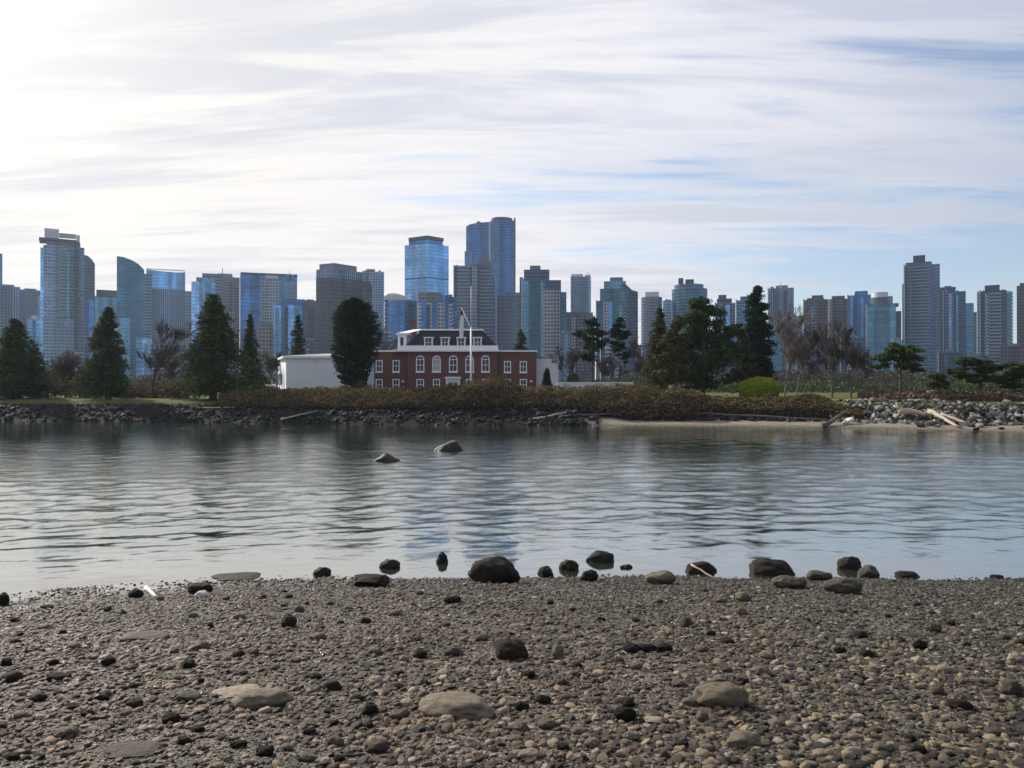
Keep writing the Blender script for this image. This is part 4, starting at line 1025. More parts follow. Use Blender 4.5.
# white hall on the left
DH = 120.0; P = [(X(286, DH), DH), (X(358, DH), DH), (X(358, DH)+3, DH+11), (X(278, 131), 131)]
g0 = 2.5; zt = Z(358, DH); wh = thing('white_hall', 'plain white rendered hall with a low roof left of the brick building', 'building', (X(320, DH), DH, g0)); og = (X(320, DH), DH, g0)
f = MB(); f.prism(P, g0-.3, zt, cap=False); f.build('wall', M['render'], wh, og)
f = MB(); Pe = [(P[0][0]-.4, P[0][1]-.35), (P[1][0]+.3, P[1][1]-.35), (P[2][0]+.3, P[2][1]+.3), (P[3][0]-.4, P[3][1]+.3)]
f.prism(Pe, zt+.003, [zt+.32]*4); f.build('roof_edge', M['white'], wh, og)
cm = (sum(p[0] for p in P)/4, sum(p[1] for p in P)/4)
f = MB()
for k in range(4): f.poly([(*Pe[k], zt+.325), (*Pe[(k+1) % 4], zt+.325), (cm[0], cm[1], zt+.95)])
f.build('roof', M['grey_roof'], wh, og)
def on_side(u): return (lerp(P[3][0], P[0][0], u), lerp(P[3][1], P[0][1], u))
nx_, ny_ = (P[0][1]-P[3][1]), -(P[0][0]-P[3][0]); ln = math.hypot(nx_, ny_); nx_, ny_ = nx_/ln, ny_/ln
f = MB(); a, b = on_side(.08), on_side(.55); f.prism([(a[0]+nx_*.1, a[1]+ny_*.1), (b[0]+nx_*.1, b[1]+ny_*.1), (b[0]-nx_*.05, b[1]-ny_*.05), (a[0]-nx_*.05, a[1]-ny_*.05)], Z(384.5, 124), Z(373.5, 124)); f.build('side_shutter', M['dark_metal'], wh, og)
for (px, py) in ((317, 361), (335, 373), (335, 387)):
    f = MB(); x = X(px, DH); z = Z(py, DH); f.box(x-.22, x+.22, DH-.14, DH-.002, z-.1, z+.1); f.build('wall_vent', M['steel'], wh, og)
# right white building
DR = 128.0; g0 = 2.5; rb = thing('white_annex', 'small white flat roofed building at the right end of the brick building', 'building', (X(548, DR), DR, g0)); og = (X(548, DR), DR, g0)
f = MB(); f.box(X(536, DR), X(558.5, DR), DR, DR+9, g0-.3, Z(358, DR)); f.build('wall', M['render'], rb, og)
f = MB(); f.box(X(535.5, DR), X(559.2, DR), DR-.15, DR+9.15, Z(358, DR)+.003, Z(356.8, DR)); f.build('roof_edge', M['grey_roof'], rb, og)
f = MB(); x = X(553, DR); z = Z(361.5, DR); f.box(x-.22, x+.22, DR-.2, DR-.002, z-.14, z+.14); f.build('wall_lamp', M['dark_metal'], rb, og)
# white wall right of it
DW = 115.0; f = MB(); og = (X(595, DW), DW, 2.5)
fw = thing('white_wall', 'long low whitewashed wall right of the small white building', 'wall', og)
f.box(X(557, DW), X(633, DW), DW, DW+.3, 2.3, Z(383.5, DW)); f.build('wall_body', M['render'], fw, og); f = MB(); f.box(X(556.5, DW), X(633.5, DW), DW-.08, DW+.38, Z(383.5, DW)+.003, Z(382.2, DW)); f.build('coping', M['white'], fw, og)
# pale posts in front of the hall
for k, px in enumerate((272, 275.5, 279.5, 284)):
    f = MB(); x = X(px, 112); f.tube([(x, 112, 2.3), (x, 112, 4.6 if k % 2 else 5.0)], .07, 8); f.tube([(x, 112, 4.6 if k % 2 else 5.0), (x, 112, (4.6 if k % 2 else 5.0)+.12)], .1, 8)
    tag(f.build('gate_post', M['white'], None, (x, 112, 2.4)), ('leftmost', 'second', 'third', 'rightmost')[k] + ' of four thin white posts left of the white hall', 'post', 'white posts by the hall')

# flagpole and flag
DF = 112.0; fp = thing('flagpole', 'tall white flagpole with a slanting gaff in front of the brick building', 'flagpole', (X(471, DF), DF, 2.5)); og = (X(471, DF), DF, 2.5)
x = X(471, DF); f = MB(); f.tube([(x, DF, 2.3), (x, DF, Z(327, DF))], [.15, .12], 12); f.build('pole', M['white'], fp, og, smooth=True)
f = MB(); f.tube([(x, DF, Z(327, DF)), (x, DF, Z(286, DF))], [.07, .04], 10); f.build('topmast', M['white'], fp, og, smooth=True)
f = MB(); f.tube([(x, DF, Z(328.5, DF)), (X(461.5, DF), DF-.1, Z(308, DF))], [.10, .055], 10); f.build('gaff', M['white'], fp, og, smooth=True)
f = MB(); f.box(x-.25, x+.25, DF-.25, DF+.25, 2.35, 2.75); f.build('base', M['concrete'], fp, og)
xf = X(461.6, DF-.1); zt, zb = Z(309.5, DF), Z(337.5, DF)
def flag_mesh(u0, u1, wide):
    V = []; Fq = []; n_, m_ = 26, 10
    for i in range(n_+1):
        v_ = i/n_; z = lerp(zt, zb, lerp(u0, u1, v_)); vv = lerp(u0, u1, v_); ww = wide*(.25+.75*min(1, vv*2.2))*(1-.25*max(0, vv-.8)/.2)
        for j in range(m_+1):
            s_ = j/m_-.5; V.append((xf+s_*ww+.03*math.sin(vv*7), DF-.1+.13*math.sin(s_*16+vv*3), z+.12*s_))
    for i in range(n_):
        for j in range(m_): a_ = i*(m_+1)+j; Fq.append((a_, a_+1, a_+m_+2, a_+m_+1))
    return np.array(V)-np.array([xf, DF-.1, zt]), Fq
fl = thing('flag', 'limp white flag with a red upper corner hanging from the gaff', 'flag', (xf, DF-.1, zt))
for nm, u0, u1, mt in (('canton', 0, .22, 'red'), ('fly', .22, .86, 'white'), ('emblem_band', .86, 1, 'white')):
    V, Fq = flag_mesh(u0, u1, .62); me = np_mesh(nm, V, Fq, M[mt], True); o = link(nm, me, fl); s_ = o.modifiers.new('thick', 'SOLIDIFY'); s_.thickness = .012

# small things on the far lawn: parked vans, sign, lamp posts
def van(label, px, D, L=4.8, rz=0.0, col='white'):
    x = X(px, D); z = float(far_h(np.array([x]), np.array([D]))[0]); rt = thing('parked_van', label, 'van', (x, D, z), 'parked vans', rz)
    f = MB(); h = L/2
    side = [(-h, .35), (h, .35), (h, .95), (h-.25, 1.15), (h-1.0, 1.9), (h-1.3, 2.0), (-h+.1, 2.0), (-h, 1.8)]
    for s_ in (-.9, .9):
        pts = [(a_, s_, b_) for a_, b_ in side]; f.poly(pts if s_ < 0 else pts[::-1])
    for k in range(len(side)):
        a_, b_ = side[k], side[(k+1) % len(side)]; f.quad((a_[0], .9, a_[1]), (b_[0], .9, b_[1]), (b_[0], -.9, b_[1]), (a_[0], -.9, a_[1]))
    f.build('body', M[col], rt)
    f = MB(); f.box(-h+.5, h-1.35, -.915, .915, 1.25, 1.75); f.build('side_windows', M['glass'], rt)
    for a_ in (-h+.9, h-.9):
        for s_ in (-.85, .85):
            f = MB(); f.tube([(a_, s_-.1, .33), (a_, s_+.1, .33)], .33, 14); f.build('wheel', M['tyre'], rt)
van('white van parked behind the broad dark conifer at the left', 27, 118)
van('white van parked left of the white posts behind the largest cedar', 266, 125)
van('white van behind the trees at the centre right', 683, 106, 4.0)
og = (X(930, 90), 90, 2.4); sg = thing('sign', 'small white sign board on a post below the pines', 'sign', og); f = MB(); f.tube([(og[0], 90, 2.3), (og[0], 90, 3.5)], .05, 8); f.build('post', M['steel'], sg, og)
f = MB(); f.box(og[0]-.45, og[0]+.45, 89.9, 89.945, 3.2, 3.75); f.build('board', M['white'], sg, og)

# ------------------------------------------------------------------ the city
BL = (.10, .20, .36)
FM = {  # frame colours carry a blue tint that stands in for distance haze
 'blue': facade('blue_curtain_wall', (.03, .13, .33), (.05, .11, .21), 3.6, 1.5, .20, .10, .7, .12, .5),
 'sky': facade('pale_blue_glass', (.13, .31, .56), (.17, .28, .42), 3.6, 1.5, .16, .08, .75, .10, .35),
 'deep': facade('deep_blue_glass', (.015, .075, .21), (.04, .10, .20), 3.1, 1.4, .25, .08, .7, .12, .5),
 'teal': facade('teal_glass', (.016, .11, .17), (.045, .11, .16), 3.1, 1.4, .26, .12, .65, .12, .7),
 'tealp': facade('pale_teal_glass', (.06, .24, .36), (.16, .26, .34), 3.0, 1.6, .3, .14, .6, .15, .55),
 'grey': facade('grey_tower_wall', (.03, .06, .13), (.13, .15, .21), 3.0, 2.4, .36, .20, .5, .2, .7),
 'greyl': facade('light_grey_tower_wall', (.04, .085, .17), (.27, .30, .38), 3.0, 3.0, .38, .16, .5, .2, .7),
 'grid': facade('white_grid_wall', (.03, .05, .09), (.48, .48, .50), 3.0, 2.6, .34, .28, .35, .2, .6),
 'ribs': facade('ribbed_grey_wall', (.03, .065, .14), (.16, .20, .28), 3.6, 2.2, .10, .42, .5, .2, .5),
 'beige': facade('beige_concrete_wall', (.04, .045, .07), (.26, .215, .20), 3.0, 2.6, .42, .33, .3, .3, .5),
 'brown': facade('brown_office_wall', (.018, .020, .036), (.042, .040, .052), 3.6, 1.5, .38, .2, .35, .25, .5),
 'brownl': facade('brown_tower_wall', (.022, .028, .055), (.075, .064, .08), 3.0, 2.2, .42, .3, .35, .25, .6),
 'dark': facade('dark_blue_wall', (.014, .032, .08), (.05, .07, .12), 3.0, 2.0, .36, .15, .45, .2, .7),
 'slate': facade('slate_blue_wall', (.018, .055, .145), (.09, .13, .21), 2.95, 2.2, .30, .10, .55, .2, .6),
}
for k in ('concrete', 'dark_metal', 'white', 'steel'): FM[k] = M[k]
FM['capb'] = plain('grey_roof_plant', (.12, .14, .18), .7, .15, .3)
FM['capd'] = plain('dark_roof_plant', (.04, .045, .06), .7, .15, .3)
def foot(kind, x0, x1, D, dep, mid=None):
    """footprint corners in metres, counter-clockwise seen from above; each tower is turned square to the harbour"""
    xc = (x0+x1)/2; a = math.atan((xc-512)/F); r = D/math.cos(a); n_ = (math.sin(a), math.cos(a))
    def on(px, back=0.0):
        b = math.atan((px-512)/F); t_ = r/math.cos(b-a)
        return (t_*math.sin(b)+back*n_[0], t_*math.cos(b)+back*n_[1])
    w = on(x1)[0]-on(x0)[0]
    if kind == 'B': return [on(x0), on(x1), on(x1, dep), on(x0, dep)]
    if kind == 'C':
        q = dep*.9; xm = mid
        return [on(x0, q*(xm-x0)/(x1-x0)), on(xm), on(x1, q*(x1-xm)/(x1-x0)), on(x0+x1-xm, q)]
    if kind == 'R':
        n = 14; P = []
        for k in range(n+1):
            t_ = math.pi*k/n; P.append(on((x0+x1)/2-(x1-x0)/2*math.cos(t_), dep*.5*(1-math.sin(t_))))
        return P + [on(x1, dep), on(x0, dep)]
    if kind == 'T':
        xs2 = np.linspace(x0, x1, 11); return [on(q) for q in xs2] + [on(q, dep) for q in xs2[::-1]]
def tower(label, D, parts, cat='tower', name='tower_block', group='towers of the downtown skyline'):
    q = random.Random(sum(map(ord, label))); sh_ = parts[0]; a0, a1, tp, m0 = sh_[2], sh_[3], sh_[4], sh_[5]; wd = a1-a0
    if sh_[1] == 'B' and not isinstance(tp, tuple) and wd > 8 and a0 > 0 and a1 < 1024:
        parts = list(parts); alt = {'blue': ('sky', 'deep', 'tealp'), 'sky': ('blue', 'tealp'), 'deep': ('sky', 'greyl'), 'teal': ('tealp', 'grid', 'deep'), 'tealp': ('teal', 'grid', 'sky'), 'grey': ('greyl', 'tealp', 'dark'), 'greyl': ('grid', 'dark', 'tealp'), 'slate': ('greyl', 'tealp', 'sky'), 'dark': ('greyl', 'slate', 'tealp')}.get(m0, ('greyl', 'dark', 'grid'))
        if wd > 12: parts.append(('pale_pier', 'B', a0-.15, a0+.9, tp-.6, 'grid', {'dz': -1.2, 'dep': 3}))
        for k in range(2 if wd > 16 else 1):
            c = a0+wd*((k+.5)/(2 if wd > 16 else 1)+q.uniform(-.14, .14)); h_ = q.uniform(1.1, 2.2)
            parts.append(('projecting_bay', 'B', max(a0+1, c-h_), min(a1-.5, c+h_), tp+q.uniform(1, 7), q.choice(alt), {'dz': -1.6, 'dep': 2.5}))
            if q.random() < .6: parts.append(('balcony_stack', 'S', min(a1-2, c+h_), min(a1-.3, c+h_+q.uniform(1.5, 3)), tp+4, q.choice(('concrete', 'steel')), {'bot': 372}))
        for k in range(3 if wd > 14 else 1):
            c = q.uniform(a0+1, a1-2.5); parts.append(('roof_plant', 'B', c, c+q.uniform(1, 2.6), tp-q.uniform(.7, 1.6), q.choice(('capb', 'capd', 'steel')), {'bot': tp+.1, 'dz': q.uniform(3, 9), 'dep': 5}))
        if q.random() < .45:
            c = q.uniform(a0+2, a1-2); parts.append(('mast', 'B', c, c+.35, tp-q.uniform(3, 6), 'capd', {'bot': tp+.1, 'dz': 6, 'dep': .4}))
    xs_ = [p[2] for p in parts]+[p[3] for p in parts]; cx_ = (min(xs_)+max(xs_))/2
    org = (X(cx_, D), D, 2.8); rt = thing(name, label, cat, org, group)
    for p in parts:
        nm, kind, x0, x1, top, mat = p[:6]; o = p[6] if len(p) > 6 else {}
        Dn = D + o.get('dz', 0); wm = (x1-x0)/F*Dn; dep = o.get('dep', max(10, min(34, wm*.85)))
        bot = o.get('bot'); z0 = Z(bot, Dn) if bot else 2.5
        if isinstance(top, (list, tuple)):        # shaped top: rows at picture columns; the front edge is subdivided
            P = foot('T', x0, x1, Dn, dep); xs2 = np.linspace(x0, x1, 11)
            tops = [Z(float(np.interp(a, top[0], top[1])), Dn) for a in xs2]; tops = tops + tops[::-1]
        elif kind == 'S':                         # balcony slabs with glass fronts, one per storey
            fh = o.get('fh', 3.0); d_ = o.get('out', 1.3); f = MB(); z = z0+2.0
            A_, B_, C_, D_ = foot('B', x0, x1, Dn, 1.0)
            bx, by = (D_[0]-A_[0]), (D_[1]-A_[1])
            def sh(p, k): return (p[0]+bx*k, p[1]+by*k)
            slab = [sh(A_, -d_), sh(B_, -d_), sh(B_, -.02), sh(A_, -.02)]; rail = [sh(A_, -d_), sh(B_, -d_), sh(B_, -d_+.06), sh(A_, -d_+.06)]
            while z < Z(top, Dn)-.5:
                f.prism(slab, z, z+.28); f.prism(rail, z+.283, z+1.15, 1); z += fh
            f.build(nm, [FM[mat], M['bglass']], rt, org); continue
        else:
            P = foot(kind, x0, x1, Dn, dep, o.get('mid')); tops = [Z(top, Dn)]*len(P)
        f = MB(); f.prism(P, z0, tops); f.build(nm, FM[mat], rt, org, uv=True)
    return rt
M['bglass'] = plain('balcony_glass', (.16, .22, .28), .2, .2, .5, .3)

T = tower
T('dark tower cut by the left edge', 900, [('shaft', 'B', -14, 2, 253, 'deep')])
T('grey ribbed block at the left edge', 760, [('shaft', 'B', -12, 20, 286, 'ribs'), ('roof_plant', 'B', 2, 14, 284.5, 'capb', {'bot': 287, 'dz': 4, 'dep': 12}), ('side_bay', 'B', 0, 5, 289, 'grey', {'dz': -2, 'dep': 6})])
T('plain dark block behind the grey ribbed one at the left', 980, [('shaft', 'B', 14, 46, 290, 'dark'), ('roof_plant', 'B', 24, 36, 288.5, 'capd', {'bot': 291, 'dz': 5})])
T('low pale blue glass block left of the tower with a roof blade', 640, [('shaft', 'B', 27, 43, 319, 'sky'), ('roof_plant', 'B', 31, 37, 315.5, 'steel', {'bot': 320, 'dz': 4, 'dep': 8})])
T('tall light grey tower with a thin roof blade sticking out left', 700, [
  ('shaft', 'B', 43, 80, 246, 'greyl'), ('glass_corner', 'B', 40, 46.5, 247.5, 'sky', {'dz': -1.5, 'dep': 20}), ('right_wing', 'B', 79, 84, 247.5, 'greyl', {'dz': 3}),
  ('podium', 'B', 41, 86, 319, 'greyl', {'dz': -5, 'dep': 14}), ('dark_bay', 'B', 55, 58.5, 249, 'dark', {'dz': -1, 'dep': 3}), ('dark_bay', 'B', 74, 78.5, 249, 'dark', {'dz': -1, 'dep': 3}),
  ('crown', 'B', 46, 80, 241.5, 'capb', {'bot': 246.3, 'dz': 2, 'dep': 18}), ('roof_blade', 'B', 38.5, 76, 238.4, 'capd', {'bot': 240.3, 'dz': -2, 'dep': 24}), ('roof_block', 'B', 44, 58.5, 228.5, 'steel', {'bot': 238.2, 'dz': 3, 'dep': 14}), ('roof_block', 'B', 76, 79.4, 235, 'steel', {'bot': 241.3, 'dz': 2.5, 'dep': 10}),
  ('roof_screen', 'B', 58.7, 75.8, 233.5, 'concrete', {'bot': 238.2, 'dz': 12, 'dep': 1}), ('balcony_stack', 'S', 58.5, 74, 247, 'concrete', {'dz': 0, 'bot': 318})])
T('narrow dark tower with a rounded shoulder right of the roof blade tower', 820, [('shaft', 'B', 82, 94.6, ([82, 87, 91, 94.6], [255, 255.5, 258.5, 263.5]), 'dark'), ('base_block', 'B', 84, 94, 300, 'blue', {'dz': -8})])
T('blue block with a dark top storey left of the teal tower', 860, [('shaft', 'B', 93, 119, 297, 'tealp'), ('top_storey', 'B', 96, 118, 290, 'capd', {'bot': 296.6, 'dz': 1})])
T('dark teal tower with a sloping curved top', 760, [('shaft', 'B', 116.5, 144, ([116.5, 123, 132, 139, 144], [256.8, 257.3, 260, 264, 269]), 'teal'), ('right_wing', 'B', 131, 152, 273.5, 'teal', {'dz': -3, 'dep': 16}), ('sign_box', 'B', 121, 125, 259.5, 'steel', {'bot': 262, 'dz': -.5, 'dep': .4}), ('balcony_stack', 'S', 143.5, 152, 276, 'steel', {'dz': -3, 'bot': 372})])
T('broad block with a pale mirror glass top behind the teal tower', 880, [('shaft', 'B', 146, 185, ([146, 165, 178, 185], [270.2, 271.5, 271.8, 271]), 'sky'), ('lower_block', 'B', 151, 185, 289, 'ribs', {'dz': -6, 'dep': 20}), ('roof_rail', 'B', 146, 185, 269.2, 'steel', {'bot': 270.1, 'dz': 2, 'dep': 1})])
T('slender grey balcony tower right of the mirror topped block', 740, [('shaft', 'B', 185, 192.5, 291, 'greyl'), ('balcony_stack', 'S', 185.5, 192.4, 292, 'concrete', {'bot': 380})])
T('stepped pale blue tower behind the largest cedar', 720, [('shaft', 'C', 191, 216, 281, 'sky', {'mid': 204}), ('upper_step', 'B', 202, 222, 273.5, 'greyl', {'dz': 12}), ('roof_step', 'B', 196, 214, 277.5, 'tealp', {'dz': 8, 'dep': 18}), ('balcony_stack', 'S', 214, 222, 279, 'concrete', {'dz': 12, 'bot': 380}), ('antenna', 'B', 222, 222.6, 268, 'dark_metal', {'bot': 276, 'dz': 20, 'dep': .6})])
T('beige tower right of the stepped pale blue one', 840, [('shaft', 'B', 217, 239.5, 277, 'beige'), ('roof_step', 'B', 218, 232, 273.5, 'beige', {'bot': 277.1, 'dz': 3})])
T('low narrow beige slab behind the slim ragged spruce', 640, [('shaft', 'B', 228.5, 234.5, 310, 'beige'), ('side_bay', 'B', 226, 229, 311.5, 'brownl', {'dz': 2})])
T('wide flat topped tower, blue glass left and white grid right', 780, [('shaft', 'B', 240, 297, 276, 'blue'), ('dark_bay', 'B', 254, 262, 275.5, 'deep', {'dz': -1, 'dep': 4}), ('grid_wing', 'B', 261, 280, 279, 'grid', {'dz': -3, 'dep': 12}), ('right_wing', 'B', 280, 296, 281.5, 'tealp', {'dz': -2, 'dep': 12}), ('balcony_stack', 'S', 287, 296, 283, 'concrete', {'dz': -2, 'bot': 372}), ('roof_slab', 'B', 240.3, 297.3, 273.2, 'capd', {'bot': 275.6, 'dz': 1, 'dep': 28}), ('corner_panel', 'B', 265, 278, 275.5, 'steel', {'bot': 278.6, 'dz': -2.5, 'dep': 8})])
T('low brownish grey block right of the slim ragged spruce', 600, [('shaft', 'B', 257.5, 273.5, 325, 'beige'), ('roof_plant', 'B', 259, 272, 322.4, 'capb', {'bot': 325.1, 'dz': 2})])
T('bright blue stepped glass block above the white hall', 660, [('shaft', 'B', 273.5, 282, 305, 'sky'), ('upper_step', 'B', 281, 305, 299, 'blue', {'dz': 3}), ('red_bay', 'B', 284, 288, 308, 'brownl', {'dz': -1}), ('terrace', 'B', 288, 302, 305, 'sky', {'dz': 0, 'dep': 10})])
T('grey brown block between the bright blue one and the big brown tower', 820, [('shaft', 'B', 299, 317, 300.5, 'beige'), ('roof_plant', 'B', 306, 314, 299.5, 'capd', {'bot': 301, 'dz': 4})])
T('massive dark brown office tower with a chamfered top', 720, [('shaft', 'C', 315.5, 371, 277.5, 'brown', {'mid': 333}), ('pale_band', 'C', 315.7, 363, 268.5, 'ribs', {'mid': 333, 'bot': 277.3, 'dz': 2}), ('crown', 'C', 319, 357, 263, 'capb', {'mid': 334, 'bot': 268.4, 'dz': 5}), ('right_wing', 'B', 362, 372, 285, 'brown', {'dz': 4, 'dep': 12})])
T('grey horizontally banded block behind the big brown tower', 900, [('shaft', 'B', 362, 384, 271.5, 'greyl'), ('roof_step', 'B', 366, 375, 269, 'capb', {'bot': 272, 'dz': 4})])
T('round cornered blue block with a curved roof left of the mirror glass hotel', 640, [('shaft', 'R', 384, 418, 300, 'blue'), ('curved_roof', 'B', 384, 410, ([384, 388, 395, 403, 410], [297, 293.5, 293, 295, 299]), 'steel', {'bot': 300, 'dz': 4, 'dep': 14})])
T('mirror glass hotel tower seen at its corner with a dark flat roof', 800, [('shaft', 'C', 404.2, 449, 243, 'sky', {'mid': 427.5}), ('band', 'C', 404.0, 449.2, 276.6, 'deep', {'mid': 427.5, 'bot': 277.6, 'dz': -.6}), ('top_storey', 'C', 408.5, 443, 238.6, 'blue', {'mid': 427.5, 'bot': 242.8, 'dz': 4}), ('roof_slab', 'C', 408, 444, 235.2, 'capd', {'mid': 427.5, 'bot': 238.4, 'dz': 2})])
T('low beige and blue block in front of the mirror glass hotel', 620, [('shaft', 'B', 417.5, 452, 303, 'grid'), ('upper_step', 'B', 418, 441, 292, 'beige', {'dz': 5, 'dep': 16}), ('glass_bay', 'B', 421, 427, 301, 'blue', {'dz': -1, 'dep': 4}), ('glass_bay', 'B', 432, 437, 302, 'blue', {'dz': -1, 'dep': 4}), ('glass_bay', 'B', 445, 450, 305, 'deep', {'dz': -1, 'dep': 4}), ('roof_plant', 'B', 440, 449, 295, 'blue', {'bot': 303, 'dz': 6, 'dep': 9})])
T('grey balconied tower with a curved sail on its roof', 680, [('shaft', 'B', 453.5, 477, 265.5, 'greyl'), ('right_wing', 'B', 470, 494.5, ([470, 477, 484, 490, 494.5], [264.5, 265, 265, 269, 276]), 'grey', {'dz': 4}), ('sail', 'B', 477, 493.5, ([477, 480, 482.5, 486, 490, 493.5], [264.5, 257, 254, 255.5, 261, 268]), 'capb', {'bot': 270, 'dz': 8, 'dep': 4}), ('balcony_stack', 'S', 457, 469, 267, 'concrete', {'bot': 372}), ('balcony_stack', 'S', 480, 493, 270, 'concrete', {'dz': 4, 'bot': 372}), ('dark_bay', 'B', 470, 475, 267, 'dark', {'dz': -1, 'dep': 4})])
T('second tallest tower, blue glass slab left of the tallest', 1000, [('shaft', 'B', 466, 490, ([466, 470, 478, 490], [226.5, 224, 222.5, 221.5]), 'blue'), ('left_step', 'B', 464.6, 472, 251, 'sky', {'dz': -6, 'dep': 12}), ('roof_plant', 'B', 476.5, 480.5, 221.2, 'capd', {'bot': 224, 'dz': 8, 'dep': 5})])
T('tallest tower of the skyline, deep blue rounded glass shaft', 940, [('shaft', 'R', 489.4, 515, 219, 'deep', {'dep': 30}), ('edge_fin', 'B', 513.8, 515.6, 217.5, 'capb', {'dz': 12, 'dep': 3}), ('edge_fin', 'B', 488.9, 490.6, 221.5, 'steel', {'dz': 9, 'dep': 3}), ('crown', 'R', 491, 512.5, 216.6, 'capd', {'bot': 219.2, 'dz': 3, 'dep': 24})])
T('low lilac grey mottled block below the tallest tower', 640, [('shaft', 'B', 496, 523, 295, 'grey'), ('roof_step', 'B', 505, 520, 292.5, 'grey', {'bot': 295.2, 'dz': 4})])
T('teal glass tower with a white gridded right side and stepped roof', 640, [('shaft', 'B', 521.5, 546, 278.5, 'teal'), ('glass_corner', 'B', 522, 529, 281, 'tealp', {'dz': -2, 'dep': 8}), ('grid_wing', 'B', 543.5, 560, 290, 'grid', {'dz': -2.5, 'dep': 16}), ('middle_step', 'B', 543, 561, 280, 'dark', {'dz': 2, 'dep': 18}), ('right_wing', 'B', 559, 566.5, 292, 'teal', {'dz': 3, 'dep': 14}), ('roof_step', 'B', 524, 549.5, 269.5, 'slate', {'bot': 279, 'dz': 5, 'dep': 14}), ('roof_plant', 'B', 530, 540.5, 265.5, 'capb', {'bot': 269.7, 'dz': 7, 'dep': 8}), ('left_step', 'B', 519.6, 523, 277, 'slate', {'dz': 8, 'dep': 8})])
T('slim grey tower with ragged roof railings above the two pines', 860, [('shaft', 'B', 570.8, 590.8, 276.5, 'greyl'), ('roof_rail', 'B', 571.5, 583, 274, 'steel', {'bot': 276.7, 'dz': 2, 'dep': 2}), ('roof_rail', 'B', 585, 590.6, 274.5, 'steel', {'bot': 276.7, 'dz': 2, 'dep': 2}), ('balcony_stack', 'S', 573, 580, 278, 'concrete', {'bot': 372}), ('glass_corner', 'B', 588.5, 591, 277.2, 'sky', {'dz': -1, 'dep': 5})])
T('dark squared block with a window grid behind the left pine', 720, [('shaft', 'B', 566, 585.5, 312, 'brownl'), ('right_wing', 'B', 585, 595, 316, 'beige', {'dz': 6}), ('roof_step', 'B', 585.5, 593, 312.5, 'capb', {'bot': 316.2, 'dz': 8, 'dep': 8})])
T('stepped teal tower with many terraces above the right pine', 700, [('shaft', 'B', 596, 624, 300.5, 'teal'), ('middle_step', 'B', 600, 629, 288.5, 'teal', {'dz': 4}), ('upper_step', 'B', 604, 626, 281, 'tealp', {'dz': 7}), ('roof_plant', 'B', 610, 623, 277.2, 'capb', {'bot': 281.2, 'dz': 9, 'dep': 10}), ('right_wing', 'B', 622, 638, ([622, 627, 632, 638], [283, 285, 290, 292]), 'dark', {'dz': 5}), ('grey_bay', 'B', 620, 626, 290, 'grid', {'dz': -1, 'dep': 6}), ('glass_bay', 'B', 603, 612, 302, 'sky', {'dz': -1.5, 'dep': 3})])
T('plain grey tower left of the loose olive conifer', 780, [('shaft', 'R', 641, 662.5, 296.5, 'grey'), ('roof_plant', 'B', 645.5, 659, 291.8, 'steel', {'bot': 296.7, 'dz': 5, 'dep': 12}), ('balcony_stack', 'S', 645, 658, 298, 'concrete', {'bot': 372})])
T('narrow teal block between the plain grey tower and the antenna topped one', 840, [('shaft', 'B', 663, 673, 300.4, 'tealp'), ('roof_plant', 'B', 665, 671, 299.5, 'capb', {'bot': 300.6, 'dz': 3, 'dep': 8})])
T('blue tower with a cluttered roof behind the widest dark green tree', 760, [('shaft', 'R', 671.5, 708, 287.5, 'teal'), ('upper_step', 'R', 674, 704, 283.5, 'slate', {'bot': 287.7, 'dz': 4}), ('roof_plant', 'B', 678.5, 683.5, 278, 'capd', {'bot': 283.6, 'dz': 8, 'dep': 8}), ('roof_plant', 'B', 685.5, 694, 279.2, 'capd', {'bot': 283.6, 'dz': 8, 'dep': 8})])
T('small dark blue stepped tower between the big trees', 800, [('shaft', 'B', 715, 735.5, 303, 'slate'), ('upper_step', 'B', 717, 732, 298.5, 'dark', {'dz': 3}), ('roof_plant', 'B', 718.5, 726.5, 294.8, 'capd', {'bot': 298.7, 'dz': 5, 'dep': 8})])
T('teal block left of the tall narrow conifer', 740, [('shaft', 'B', 736, 757, 300, 'tealp'), ('roof_step', 'B', 740.5, 752, 296.2, 'slate', {'bot': 300.2, 'dz': 3, 'dep': 10})])
T('pale grey ribbed tower right of the tall narrow conifer', 900, [('shaft', 'B', 768, 794, 288, 'ribs'), ('roof_plant', 'B', 776, 788, 285.3, 'capb', {'bot': 288.2, 'dz': 4, 'dep': 12})])
T('pale blue low block behind the tallest bare tree', 620, [('shaft', 'B', 774, 803, 316, 'tealp'), ('white_bay', 'B', 783, 789, 322, 'grid', {'dz': -1, 'dep': 5})])
T('left one of two brown towers behind the bare trees', 740, [('shaft', 'B', 803.5, 828, 299.5, 'brownl'), ('roof_plant', 'B', 812, 823.5, 295.2, 'capd', {'bot': 299.7, 'dz': 4, 'dep': 10}), ('roof_step', 'B', 807, 824, 297.8, 'brownl', {'bot': 299.6, 'dz': 2, 'dep': 14})])
T('right one of two brown towers behind the bare trees', 760, [('shaft', 'R', 827, 848, 298.5, 'brownl'), ('roof_plant', 'B', 832, 845, 295.8, 'capd', {'bot': 298.7, 'dz': 4, 'dep': 10})])
T('bright blue ribbed tower right of the two brown ones', 780, [('shaft', 'B', 847.5, 871, 295, 'blue'), ('upper_step', 'B', 855, 868, 291, 'blue', {'dz': 3}), ('edge_fin', 'B', 857, 858.6, 293, 'deep', {'dz': -1, 'dep': 3}), ('edge_fin', 'B', 864, 865.4, 294, 'sky', {'dz': -1, 'dep': 3})])
